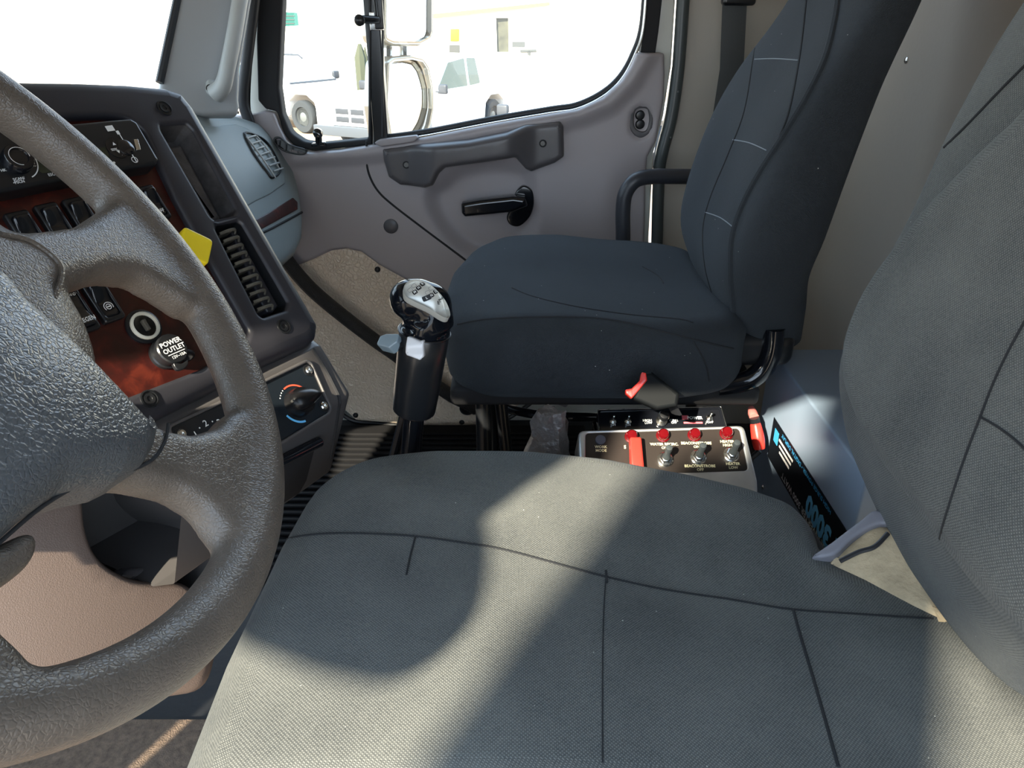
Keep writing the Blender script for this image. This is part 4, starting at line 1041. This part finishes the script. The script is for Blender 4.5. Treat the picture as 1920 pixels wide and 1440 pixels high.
for x, y in ((769, 544), (776, 536), (783, 529), (802, 549), (808, 541)):
    bv2 = BVHTree.FromPolygons([tuple(p) for p in bdm.v], [tuple(f) for f in bdm.f]); d = ray(x, y).normalized(); h = bv2.ray_cast(V((0, 0, 0)), d)
    if h[0] is None: continue
    n = h[1] if h[1].dot(d) < 0 else -h[1]; f = Fr(h[0]+n*.0004, HXb, n); o_ = ccw(rnd([(-.003, -.0026), (.003, -.0026), (.003, .0026), (-.003, .0026)], .0012, 3))
    pillow(m, f, o_, -.0004, .0001, holes=[inset(o_, .0004)], rh=0)
m.build('badge_outline', mat('grey_print', (.3, .3, .3), .5), bdg)
# white thumb switch, side trigger, ring
Tb = Fr(AT(778, 648, Y=.886), (1, 0.05, .06), (-.05, -.95, .28))
m = MB(); pillow(m, Tb, rnd(Tb.L([(765, 630), (775, 632), (790, 638), (797, 636), (796, 668), (789, 674), (764, 665), (762, 660)]), .002), -.012, .009, .003, step=.002, relief=lambda a, b: .002*cos((b)*260))
tbn = m.build('thumb_button', WBTN, sh); tbn['label'] = 'white thumb button'
m = MB(); tg = Fr(AT(733, 640, Y=.90), (1, .2, .15), (-.3, -.55, .78)); pillow(m, tg, rnd(tg.L([(709, 650), (716, 634), (727, 630), (752, 630), (748, 645), (733, 656)]), .003), -.010, .006, .002, bottom=True)
m.build('side_trigger', mat('trigger_grey', (.20, .26, .30), .25, coat=.3), sh)
m = MB(); m.tube([tg.hit(745, 648, -.006), s0+axs*.10], .007, 8); m.build('trigger_arm', BLK, sh)
m = MB(); c = s0+axs*.1185; m.tube([c+ex*(.0335*cos(t))+ey*(.0348*sin(t)) for t in [2*PI*i/40 for i in range(40)]], .0010, 6, closed=True); m.build('ring', BLK, sh)
m = MB(); a = s0+axs*.006; m.tube([a, AT(768, 880, Y=.93)], .0145, 14); a2 = AT(752, 780, Y=.95); m.tube([s0+axs*.002-ex*.012, AT(733, 870, Y=.95)], .006, 8); sf = m.build('shaft', GLOSS, sh)
e = AT(768, 880, Y=.93); m = MB(); m.tube([e+V((.002, 0, .02)), V((e.x-.02, e.y, FZ+.05)), V((e.x-.02, e.y, FZ))], [.0145, .05, .08], 16); m.build('boot', RUB, sh)

# kick panel grab bar
gb = thing('grab_bar', 'black padded grab bar running diagonally across the beige kick panel', 'grab bar', D.hit(875, 765, .03))
m = MB(); gp = smooth_path([D.hit(x, y, c) for x, y, c in [(530, 478, .05), (556, 512, .055), (590, 548, .06), (640, 590, .06), (700, 636, .06), (740, 664, .06), (790, 702, .055), (840, 738, .045), (872, 756, .03), (890, 768, .012)]], 6)
m.tube(gp, [.021]*(len(gp)-12)+[.021-.0004*k for k in range(12)], 14, flat=.8); m.build('bar', mat('bar_vinyl', (.022, .021, .022), .5, bump=('vor', 300, .6, .0015)), gb)
m = MB(); m.lathe([(.021, 0), (.021, .010), (.016, .014), (.008, .014), (.007, .010), (0, .010)], D.hit(876, 763, .006), (0, -1, 0), 20); m.build('end_mount', BLK, gb)

# ============================================================= TOGGLE SWITCH BOXES
Cb = Fr(AT(1250, 860, Y=.93), (1, 0.0, 0), (0, -.62, .785))
cbx = thing('switch_box', 'cast aluminium control box with red indicator lights and toggle switches between the seats', 'control box', V((Cb.o.x, Cb.o.y+.03, FZ)))
bo = rnd(Cb.L([(1084, 806), (1396, 796), (1421, 900), (1424, 960), (1090, 960)]), [.010, .010, 0.004, .006, .006], 4)
ins = rnd(Cb.L([(1098, 812), (1386, 803), (1403, 882), (1290, 886), (1098, 886)]), .006, 4)
xs = [p[0] for p in bo]; ys = [p[1] for p in bo]
m = MB(); pillow(m, Cb, bo, -.07, 0, .006, holes=[ins], rh=.002, holedeep=-.004, bottom=True); m.build('housing', ALU, cbx)
m = MB(); pillow(m, Cb, inset(ccw(ins), -.001), -.006, -.0015); fpl = m.build('face_plate', mat('face_brown_black', (.022, .017, .015), .38), cbx)
m = MB(); c0 = Cb.P(0, 0, -.06); 
for x in (min(xs)+.03, max(xs)-.03): m.box(V((Cb.P(x, 0).x, Cb.o.y+.05, (FZ+Cb.o.z-.07)/2)), (1, 0, 0), (0, 1, 0), (0, 0, 1), .03, .04, Cb.o.z-.07-FZ, .002)
m.build('stand', MATTE, cbx)
for i, (x, y) in enumerate(((1126, 822), (1184, 816), (1243, 814), (1302, 813), (1362, 810))):
    m = MB(); q = Cb.hit(x, y+3)
    if i == 0:
        m.lathe([(.0075, -.001), (.0072, .0015), (0, .0018)], q, Cb.n, 20); o = m.build('hole_plug', mat('plug_grey', (.09, .1, .13), .3), cbx)
    else:
        m.lathe([(.0100, -.001), (.0096, .001), (.0082, .0015), (.0080, .008), (.006, .0105), (0, .0114)], q, Cb.n, 20); o = m.build('indicator_light', REDL, cbx)
def toggle(F, x, y, parent, s=1, lean=(0, .2), boot=True, length=.022):
    q = F.hit(x, y, 0); a = (F.n+F.ex*lean[0]+F.ey*lean[1]).normalized(); m = MB()
    m.lathe([(.0092*s, -.001), (.0092*s, .002), (.0078*s, .003), (.0078*s, .004), (.006*s, .0045)], q, F.n, 20)
    m.lathe([(.0068*s, .003), (.0068*s, .007*s), (.0058*s, .0078*s), (.0058*s, .009*s), (.005*s, .0095*s)], q, F.n, 6)
    t = m.build('toggle_switch', CHROME, parent); m = MB(); b0 = q+F.n*.008*s
    if boot: m.lathe([(.0056, 0), (.0058, .003), (.0045, .005), (.0042, length*.6), (.0052, length*.85), (.0045, length), (0, length*1.06)], b0, a, 16); m.build('toggle_boot', mat('boot_grey', (.05, .06, .065), .45), t)
    else: m.lathe([(.002*s, 0), (.0028*s, length*.8), (.0032*s, length), (0, length*1.1)], b0, a, 10); m.build('toggle_lever', CHROME, t)
for x, y in ((1247, 862), (1309, 858), (1371, 853)): toggle(Cb, x, y, cbx, 1.22, (0, .2), True, .026)
m = MB(); gq = Cb.hit(1190, 850); f = Fr(gq, (1, 0, 0), Cb.n)
m.rbox(lambda p: f.P(p[0]*(1-.12*(p[1]/.04)), p[1], p[2]+.006*(1-abs(p[1])/.03)), (-.0085, -.03, 0), (.0085, .018, .016), .003, 3)
gd = m.build('switch_guard', RED, cbx); gd['label'] = 'red flip-up switch guard'
m = Multi(); tz = .0004-.0012
for x, y, s_, k in ((1127, 841, 'WORK\nMODE', .0055), (1246, 836, 'WATER RECIRC.\nON', .0055), (1306, 834, 'BEACON/STROBE\nON', .0055), (1364, 831, 'HEATER\nHIGH', .0055), (1313, 877, 'BEACON/STROBE\nOFF', .0055), (1375, 873, 'HEATER\nLOW', .0055), (1172, 838, 'S', .007)):
    a, b = Cb.loc(x, y); text(m, Cb, a, b, tz, s_, k, bold=.025)
m.build('lettering', YPR, fpl)
# rear black switch plate
R2 = Fr(AT(1240, 785, Y=1.08), (1, 0, 0), (0, -.62, .785))
rbx = thing('switch_plate', 'black switch plate with small chrome toggles behind the aluminium control box', 'control box', V((R2.o.x, R2.o.y+.02, FZ)))
bo = rnd(R2.L([(1121, 768), (1352, 762), (1368, 820), (1368, 850), (1124, 850)]), .003)
m = MB(); pillow(m, R2, bo, -.03, 0, .002, holes=[inset(ccw(bo), .004)], rh=.001, holedeep=-.003, bottom=True)
m.box(V((R2.o.x, R2.o.y+.06, (FZ+R2.o.z-.05)/2)), (1, 0, 0), (0, 1, 0), (0, 0, 1), .2, .03, R2.o.z-.04-FZ, .002)
pillow(m, R2, inset(ccw(bo), .003), -.02, -.002); hb2 = m.build('plate_body', GLOSS, rbx)
m = MB(); t = inset(ccw(bo), .0002); m.tube([R2.P(a, b, .0) for a, b in t], .0008, 5, closed=True); m.build('plate_rim', CHROME, rbx)
for x, y in ((1149, 790), (1177, 790), (1330, 785)): toggle(R2, x, y, rbx, .62, (0, .1), False, .014)
m = MB(); q = R2.hit(1240, 790); m.lathe([(.009, 0), (.009, .003), (.005, .004), (.005, .014)], q, R2.n, 18); m.cur = 1; m.lathe([(.004, .013), (.0085, .018), (.009, .022), (.007, .028), (0, .030)], q, R2.n, 18); m.build('knob_switch', [CHROME, BLK], rbx)
m = Multi()
for x, y, s_, k in ((1150, 796, 'ON', .005), (1178, 796, 'ON', .005), (1214, 788, 'HIGH', .006), (1216, 792.5, 'LOW', .005), (1264, 788, 'ON/1', .006), (1264, 792, 'OFF', .005), (1303, 783, 'POWER', .007), (1332, 791, 'OFF', .0055)):
    a, b = R2.loc(x, y); text(m, R2, a, b, -.0012, s_, k, bold=.02)
m.build('lettering', WHT, rbx)
m = MB()
for x, y, w_, h_ in ((1285, 782, .010, .007), (1300, 792, .03, .003)):
    a, b = R2.loc(x, y); m.box(R2.P(a, b, -.0015), R2.ex, R2.ey, R2.n, w_, h_, .0005)
m.build('red_print', mat('red_print', (.7, .12, .15), .5), rbx)

# ============================================================= POWER INVERTER
ivx, ivt, ivy0, ivy1 = .4545, -.541, .84, 1.25
inv = thing('power_inverter', 'blue-grey metal power inverter box with a black 3000 label behind the driver seat', 'power inverter', (ivx+.12, 1.05, FZ))
m = MB(); m.box((ivx+.11, (ivy0+ivy1)/2, ivt-.143), (1, 0, 0), (0, 1, 0), (0, 0, 1), .22, ivy1-ivy0, .286, .004); m.build('case', STEEL, inv)
m = MB(); m.box((ivx+.11, (ivy0+ivy1)/2, (FZ+ivt-.286)/2), (1, 0, 0), (0, 1, 0), (0, 0, 1), .2, .36, ivt-.286-FZ, .004); m.build('stand', MATTE, inv)
IF = Fr((ivx, (ivy0+ivy1)/2, ivt-.143), (0, 1, 0), (-1, 0, 0))     # ey = n x ex
iu = 1 if IF.ey.z > 0 else -1
for x, y in ((1447, 673), (1431, 911)):
    q = IF.hit(x, y); m = MB(); m.lathe([(.0045, 0), (.0045, .002), (.002, .0035), (0, .0035)], q+V((0, -.004, 0)), (-1, 0, 0), 10); m.build('screw', CHROME, inv)
lab = IF.L([(1452, 781), (1446, 872), (1560, 1030), (1640, 1130), (1650, 1075), (1586, 982)])
q0 = IF.loc(1452, 782); q1 = IF.loc(1446, 866); lt, lb = q0[1], q1[1]; ly = q0[0]
lab = [(ly, lt), (ly, lb), (-.5*(ivy1-ivy0)+.012, lb), (-.5*(ivy1-ivy0)+.012, lt)]
m = MB(); pillow(m, IF, lab, -.001, .0008); lbl = m.build('label_plate', mat('label_black', (.006, .008, .012), .35), inv); lbl['label'] = 'black printed label with blue 3000'
hL = abs(lt-lb); sgn = 1 if lt > lb else -1; mid = (lt+lb)/2
flip = 0
m = MB()
q3 = IF.loc(1556, 965); text(m, IF, q3[0], mid-sgn*.006, .0012, 'XI 3000', hL*.62, flip, bold=.05, sx=1.0)
m.build('number_print', CYAN, lbl)
m = MB(); text(m, IF, ly-.20, mid-sgn*hL*.36, .0012, 'POWER INVERTER 3000 WATT', hL*.20, flip, bold=.02, sx=1.15)
for k in range(3): m.box(IF.P(ly-.075, mid+sgn*(hL*.22-k*hL*.12), .0010), IF.ex, IF.ey, IF.n, .07-k*.01, hL*.05, .0004)
m.build('white_print', WHT, lbl)
m = MB(); text(m, IF, ly-.16, mid+sgn*hL*.40, .0012, 'HIGH SURGE POWER \u2022 DIGITAL DISPLAY', hL*.13, flip, bold=.02, sx=1.2)
m.box(IF.P(ly-.025, mid+sgn*hL*.18, .0010), IF.ex, IF.ey, IF.n, .02, hL*.3, .0004); m.build('blue_print', BLUEP, lbl)
# red battery plug
rp_ = thing('battery_plug', 'red battery terminal cover on a cable beside the power inverter', 'battery plug', AT(1425, 850, Y=1.15))
m = MB(); m.tube(smooth_path([AT(1424, 842, Y=1.13), AT(1420, 815, Y=1.14), AT(1416, 793, Y=1.15)], 5), [.009, .010, .0105, .011, .011, .0108, .0104, .010, .0095, .009, .008], 14); m.build('cover', RED, rp_)
m = MB(); m.tube([AT(1416, 793, Y=1.15), AT(1414, 782, Y=1.15)], .0085, 12); m.build('collar', BLK, rp_)
m = MB(); m.tube([AT(1414, 782, Y=1.15), AT(1411, 774, Y=1.16), AT(1408, 764, Y=1.17)], [.008, .008, .005], 10); m.build('tip', mat('pink_plastic', (.6, .18, .16), .4), rp_)
m = MB(); m.tube(smooth_path([AT(1424, 845, Y=1.13), V((.39, 1.13, -.75)), V((.385, 1.13, FZ+.002))], 6), .005, 8); m.build('cable', RUB, rp_)
# crumpled bag beside the control box
m = MB(); rng = random.Random(3); cB = AT(1016, 835, Y=.965); rows = []
for i in range(10):
    t = i/9; zc = cB.z+.045-t*.20; rr = .018+.020*min(1, t*2.2)
    rows.append([V((cB.x+(rr+rng.uniform(-.007, .007))*1.0*cos(a)+.012, cB.y+.02+(rr*.8+rng.uniform(-.006, .006))*sin(a), zc+rng.uniform(-.005, .005))) for a in [2*PI*k/18 for k in range(18)]])
m.grid(rows, True, True, True)
bag = m.build('crumpled_bag', FOIL, smooth=True, angle=25); tag(bag, 'crumpled silvery grey bag against the left end of the aluminium control box', 'bag')
m = MB(); m.box(V((cB.x+.012, cB.y+.02, (FZ+cB.z-.15)/2)), (1, 0, 0), (0, 1, 0), (0, 0, 1), .06, .06, cB.z-.155-FZ, .01); tag(m.build('tool_box', MATTE), 'dark box on the cab floor below the crumpled bag', 'box')
# cable loop under the passenger seat
m = MB(); m.tube(smooth_path([AT(935, 762, Y=1.25), AT(975, 772, Y=1.2), AT(1030, 780, Y=1.17), AT(1120, 782, Y=1.2), AT(1200, 780, Y=1.3)], 6), .008, 10)
tag(m.build('cable', GLOSS), 'black cable looping below the passenger seat cushion', 'cable')
# ribbed rubber mats
m = MB(); m.box((-.35, 1.55, FZ+.006), (1, 0, 0), (0, 1, 0), (0, 0, 1), 1.1, .64, .012, .003)
for k in range(22): m.box((-.35, 1.27+k*.026, FZ+.014), (1, 0, 0), (0, 1, 0), (0, 0, 1), 1.06, .010, .008, .002)
tag(m.build('floor_mat', mat('mat_rubber', (.007, .007, .008), .8, spec=.2)), 'black ribbed rubber floor mat below the passenger kick panel', 'floor mat')
m = MB(); m.box((-.52, .58, FZ+.006), (1, 0, 0), (0, 1, 0), (0, 0, 1), .8, .62, .012, .003)
tag(m.build('carpet', CARPET), 'brown carpet on the floor below the steering wheel', 'carpet')

# ============================================================= OUTSIDE
GZ = -2.85
m = MB(); m.box((0, 10, GZ-.05), (1, 0, 0), (0, 1, 0), (0, 0, 1), 90, 90, .1)
tag(m.build('ground', mat('gravel', (.34, .26, .19), .9, bump=('noise', 3, .5, .05), vary=.2, vscale=1.5)), kind='structure')
# building across the yard
bd = thing('building', 'long cream building across the yard seen through the passenger window', 'building', (6, 32, GZ))
By = Fr((0, 30, 0), (1, 0, 0), (0, -1, 0))
WALLO = mat('cream_wall', (.86, .84, .76), .8); ROOFO = mat('yellow_fascia', (.22, .15, .08), .7)
wq = By.L([(852, 74), (868, 74), (868, 100), (852, 100)]); wq2 = By.L([(930, 34), (953, 34), (954, 98), (932, 98)])
m = MB(); pillow(m, By, [(-16, GZ), (30, GZ), (30, 4.2), (-16, 4.2)], -4, 0, holes=[wq2], holedeep=-.2); m.build('wall', WALLO, bd)
m = MB(); fa = By.L([(812, 26), (1030, 4), (1030, 10), (812, 34)]); pillow(m, By, fa, -.1, .35, bottom=True); m.build('fascia', ROOFO, bd)
wd = MB(); pillow(wd, By, inset(ccw(wq2), -.02), -.25, -.12); wn = wd.build('window', mat('window_dark', (.06, .06, .04), .5, vary=.6, vscale=3), bd)
for px in ([(960, 78), (984, 78), (984, 88), (960, 88)],):
    m = MB(); pillow(m, By, By.L(px), -.01, .05); m.build('meter_box', mat('sign_grey', (.06, .065, .065), .6), bd)
m = MB(); pillow(m, By, By.L([(843, 84), (862, 84), (862, 99), (843, 99)]), -.01, .2); m.build('lamp_box', mat('sign_grey2', (.05, .05, .045), .6), bd)
m = MB(); pillow(m, By, By.L([(845, 54), (861, 54), (861, 77), (845, 77)]), -.01, .15, .02); m.build('yellow_lamp', mat('lamp_yellow', (.30, .22, .0), .5), bd)
m = MB(); m.tube([By.hit(975, 96, .1), By.hit(1006, 95, .1)], .05, 6); m.tube([By.hit(992, 96, .1), By.hit(992, 104, .1)], .05, 6); m.build('tap', mat('sign_grey', (.06, .065, .065), .6), bd)
sg_ = thing('green_sign', 'small green road sign seen at the front edge of the vent window', 'sign', By.hit(548, 120, 2))
Sg = Fr((0, 28.5, 0), (1, 0, 0), (0, -1, 0))
m = MB(); pillow(m, Sg, Sg.L([(524, 22), (557, 24), (560, 48), (524, 50)]), -.04, 0, bottom=True); m.build('sign_plate', mat('sign_green', (.0, .085, .07), .5), sg_)
m = MB()
for y in (30, 37, 44): a, b = Sg.loc(543, y), Sg.loc(555, y); m.box(Sg.P((a[0]+b[0])/2-.1, a[1], .01), (1, 0, 0), (0, 0, 1), (0, 1, 0), .30, .025, .01)
m.build('sign_lines', mat('sign_grey', (.06, .065, .065), .6), sg_)
m = MB(); p = Sg.hit(541, 48, -.06); m.tube([p, V((p.x, p.y, GZ))], .04, 8); m.build('sign_post', CHROME, sg_)
# bundled stakes near the building
pl = thing('yard_posts', 'grey post bundle standing between the parked vehicles and the building', 'post bundle', V((AT(676, 120, Y=20).x, 20, GZ)))
for x, y, r in ((674, 82, .10), (684, 88, .04)):
    p = AT(x, y, Y=20); m = MB(); m.tube([V((p.x, 20, GZ)), V((p.x, 20, p.z-.3)), V((p.x, 20, p.z))], [r*1.5, r*1.5, r*.4], 8); m.build('post', mat('post_grey', (.06, .065, .04), .8), pl)

CARW = mat('white_car_paint', (.85, .87, .88), .3, coat=.5); CGL = mat('car_glass', (.03, .075, .08), .2); CTR = mat('car_trim', (.045, .05, .06), .5); TYR = mat('tyre', (.035, .04, .045), .85); RIMM = mat('wheel_rim', (.12, .13, .13), .45); BMP = mat('bumper', (.075, .085, .10), .4)
def vehicle(name, label, pos, ang, L=5.4, Wd=1.95, H=1.9, suv=False, grille=True):
    r = thing(name, label, 'car' if suv else 'pickup truck', V(pos)); c, s = cos(ang), sin(ang)
    fx, fy = V((c, s, 0)), V((-s, c, 0)); o = V(pos)
    F = Fr(o, fx, V((s, -c, 0)))              # side plane through the centre; ex forwards, ey up
    up = 1 if F.ey.z > 0 else -1
    def Q(pts): return [(a, b*up) for a, b in pts]
    hood = 1.12 if not suv else 1.05
    body = [(-L/2, .45), (-L/2, 1.05), (-L/2+.02, 1.12), (L*.12, 1.14), (L*.32, hood+.04), (L/2-.12, hood-.08), (L/2, .92), (L/2, .42), (L/2-.3, .36), (L*.30+.52, .40), (L*.30+.45, .74), (L*.30+.2, .90), (L*.30-.2, .90), (L*.30-.45, .74), (L*.30-.52, .36), (-L*.32+.52, .36), (-L*.32+.45, .74), (-L*.32+.2, .90), (-L*.32-.2, .90), (-L*.32-.45, .74), (-L*.32-.52, .40)]
    m = MB(); pillow(m, F, rnd(Q(body), .05, 3), -Wd/2, Wd/2, .08, seg=3, bottom=True); m.build('car_body', CARW, r)
    cab = [(L*.20, 1.10), (L*.04, H-.10), (L*.0, H-.02), (-L*.12, H), (-L*(.42 if suv else .20), H-.05), (-L*(.48 if suv else .24), 1.10)]
    m = MB(); k = 12; rows = []
    for cc, ins in ((-Wd/2+.06, .0), (Wd/2-.06, 0)): rows.append([F.P(a, b*up, cc*(1-.12*(b-1.1)/.8)) for a, b in cab])
    m.grid(rows, True, True, True); cb = m.build('cabin', CARW, r)
    for sd_ in (-1, 1):
        wn = rnd(Q([(L*.14, 1.18), (L*.03, H-.16), (-L*.10, H-.10), (-L*.10, 1.18)]), .03, 2); w2 = rnd(Q([(-L*.12, 1.18), (-L*.12, H-.10), (-L*(.38 if suv else .19), H-.12), (-L*(.42 if suv else .21), 1.2)]), .03, 2)
        for wo_ in (wn, w2):
            m = MB(); rows = [[F.P(a, b, sd_*((Wd/2-.06)*(1-.12*(abs(b)-1.1)/.8)+e)) for a, b in wo_] for e in (-.01, .008)]; m.grid(rows, True, True, True); m.build('side_window', CGL, cb)
    m = MB(); a0, b0, a1, b1 = L*.192, 1.16, L*.055, H-.14; wi = Wd/2-.16
    m.grid([[F.P(a0+.03, b0*up, -wi), F.P(a0+.03, b0*up, wi)], [F.P(a1+.03, b1*up, -wi*.86), F.P(a1+.03, b1*up, wi*.86)]]); m.build('windshield', mat('glare_glass', (.62, .66, .66), .1), cb)  # pale colour paints in the white reflection on the windshield
    m = MB(); m.tube([F.P(a0+.06, (b0-.02)*up, -wi), F.P(a0+.10, (b0-.03)*up, 0), F.P(a0+.06, (b0-.02)*up, wi)], .025, 6); m.build('cowl', CTR, r)
    for fxp in (L*.30, -L*.32):
        for sd_ in (-1, 1):
            m = MB(); q = F.P(fxp, .39*up, sd_*(Wd/2-.12)); m.lathe([(.22, -.10), (.36, -.11), (.39, -.07), (.39, .07), (.36, .11), (.24, .11), (.22, .07)], q, F.n*sd_, 24); m.cur = 1
            m.lathe([(.23, .07), (.20, .04), (.08, .08), (0, .09)], q, F.n*sd_, 16); m.build('wheel', [TYR, RIMM], r)
    G2 = Fr(F.P(L/2, 0, 0), F.n, fx); u2 = 1 if G2.ey.z > 0 else -1
    def bx(a, b, w, h, d, mt, nm, dd=0):
        m = MB(); m.box(G2.P(a, b*u2, dd), G2.ex, G2.ey, G2.n, w, h, d, .012, 2); return m.build(nm, mt, r)
    if grille:
        gr = bx(0, .80, .98, .42, .05, CARW, 'grille_frame', .01)
        m = MB()
        for a in (-.20, .20):
            for b in (.72, .88): m.box(G2.P(a, b*u2, .03), G2.ex, G2.ey, G2.n, .34, .11, .03, .006, 2)
        m.build('grille_insert', CTR, gr)
    bx(0, .48, Wd-.05, .20, .16, BMP, 'bumper', .04)
    for a in (-.72, .72): bx(a, .82, .30, .20, .05, mat('headlamp', (.7, .72, .72), .15), 'headlamp', .0)
    for sd_ in (-1, 1):
        m = MB(); q = F.P(L*.15, 1.22*up, sd_*(Wd/2+.12)); m.box(q, fx, F.n, V((0, 0, 1)), .10, .22, .20, .04, 2); m.box(F.P(L*.15, 1.15*up, sd_*(Wd/2-.0)), fx, F.n, V((0, 0, 1)), .05, .2, .05, .01, 2); m.build('door_mirror', CTR, r)
    if suv:
        for sd_ in (-1, 1):
            m = MB(); m.tube([F.P(L*.0, H*up, sd_*.62), F.P(-L*.03, (H+.08)*up, sd_*.62), F.P(-L*.38, (H+.07)*up, sd_*.62), F.P(-L*.41, (H-.03)*up, sd_*.62)], .025, 6); m.build('roof_rail', CTR, r)
    return r
p = AT(640, 250, Y=15.2)
g0 = AT(658, 218, Y=17.0); an = rad(-118)
vehicle('pickup_truck', 'white pickup truck with a crossbar grille beside the window divider', V((g0.x-2.7*cos(an), 17.0-2.7*sin(an), GZ)), an, 5.4, 1.95, 1.88)
vehicle('suv', 'white car with dark roof rails parked behind the crossbar-grille pickup truck', V((-5.9, 21.7, GZ)), rad(-33), 4.8, 1.9, 1.62, suv=True, grille=False)
vehicle('pickup_truck', 'white pickup truck seen right of the door mirrors, mostly washed out by the sun', V((AT(860, 180, Y=13.5).x+2.1, 14.5, GZ)), rad(-118), 5.6, 2.0, 1.95, grille=False)
# door mirrors of this truck
mr = thing('door_mirror_assembly', 'tall flat mirror above a rounded convex mirror on an arm outside the passenger window', 'side mirror', AT(765, 250, Y=2.28))
Mi = Fr(AT(766, 100, Y=2.30), (.55, .83, .0), (.83, -.55, .03))
def mirror(px, nm, conv=0):
    o = rnd(Mi.L(px), .025, 5); m = MB(); pillow(m, Mi, o, -.07, .006, .012, holes=[inset(ccw(o), .009)], rh=.004, seg=4, bottom=True, holedeep=-.01); h = m.build(nm, mat('mirror_shell', (.55, .50, .42), .25, metal=.6), mr)
    m = MB(); ii = inset(ccw(o), .008); cx = sum(p[0] for p in ii)/len(ii); cy = sum(p[1] for p in ii)/len(ii)
    pillow(m, Mi, ii, -.02, -.004, step=.012, relief=lambda a, b: -conv*((a-cx)**2+(b-cy)**2)); m.build('mirror_glass', mat('mirror_silver', (.95, .95, .95), .01, metal=1), h)
mirror([(716, -90), (812, -90), (811, 62), (806, 76), (785, 87), (735, 86), (716, 78)], 'flat_mirror')
mirror([(722, 116), (735, 106), (770, 103), (792, 108), (803, 125), (811, 165), (812, 205), (806, 236), (796, 262), (760, 270), (728, 268), (718, 200)], 'convex_mirror', 1.2)
m = MB(); m.tube([Mi.hit(757, 80, -.04), Mi.hit(757, 112, -.04)], .014, 8); m.tube([Mi.hit(726, -90, -.06), Mi.hit(726, 268, -.06), Mi.hit(700, 300, .1)], .014, 8); m.build('mirror_arm', CHROME, mr)

# unseen post and board, added and outlined to shade the right of the seat
ax_ = V((SH[0], SH[1], 0)).normalized(); pw = V((.88, -.47, 0))
Po = Fr(ax_*2.35, pw, ax_*-1); uo = 1 if Po.ey.z > 0 else -1
def lw(x, y): return V((x, y, 0)).dot(Po.ex)
pst = thing('shade_post', "grey metal signboard post standing outside the open driver's door", 'shade blocker', V((Po.o.x, Po.o.y, GZ)))
m = MB(); m.grid([[Po.P(a, uo*GZ, c) for a, c in rnd([(-.235, -.06), (.105, -.06), (.105, .06), (-.235, .06)], .02, 2)], [Po.P(a, uo*1.46, c) for a, c in rnd([(-.235, -.06), (.105, -.06), (.105, .06), (-.235, .06)], .02, 2)], [Po.P(a, uo*1.51, c) for a, c in rnd([(-.14, -.05), (.03, -.05), (.03, .05), (-.14, .05)], .02, 2)]], True, True, True)
m.build('post', mat('galvanised', (.4, .4, .4), .5, metal=.5), pst)
m = MB(); pillow(m, Po, rnd([(-.08, uo*1.56), (.02, uo*1.56), (.04, uo*1.46), (.12, uo*1.40), (.13, uo*1.36), (.17, uo*1.345), (.24, uo*1.37), (1.0, uo*1.38), (1.0, uo*2.5), (-.08, uo*2.5)], .05), -.03, .03, .005, bottom=True); m.build('shade_board', mat('shade_board_grey', (.5, .5, .5), .6), pst)

# driver's side door mirror, unseen; outline shaped to cast the rounded seat shadow
dm_ = thing('door_mirror_assembly', "tall door mirror on tubular arms outside the driver's door opening", 'side mirror', V((-.73, -.5, .2)))
Dm = Fr((-.73, -.50, .50), (1, 0, 0), (0, 1, 0)); ud = 1 if Dm.ey.z > 0 else -1
for nm_, mo in (('flat_mirror', rnd([(-.19, -.13), (.05, -.13), (.075, -.04), (.08, .42), (-.19, .42)], .04, 5)), ('convex_mirror', spl2([(-.17, -.262), (-.09, -.250), (.04, -.270), (.10, -.275), (.125, -.25), (.122, -.21), (.08, -.155), (.04, -.14), (-.16, -.14), (-.18, -.2)], 5))):
    mo = [(a, b*ud) for a, b in mo]; m = MB(); pillow(m, Dm, mo, -.05, .006, .008, holes=[inset(ccw(mo), .010)], rh=.003, seg=4, bottom=True, holedeep=-.01); h = m.build(nm_, BLK, dm_)
    m = MB(); pillow(m, Dm, inset(ccw(mo), .009), -.02, -.004); m.build('mirror_glass', MAT['mirror_silver'], h)
m = MB(); m.tube([V((-.80, -.57, .27)), V((-.80, -.57, .92)), V((-.90, -.12, .85))], .014, 10); m.build('mirror_arm', CHROME, dm_)
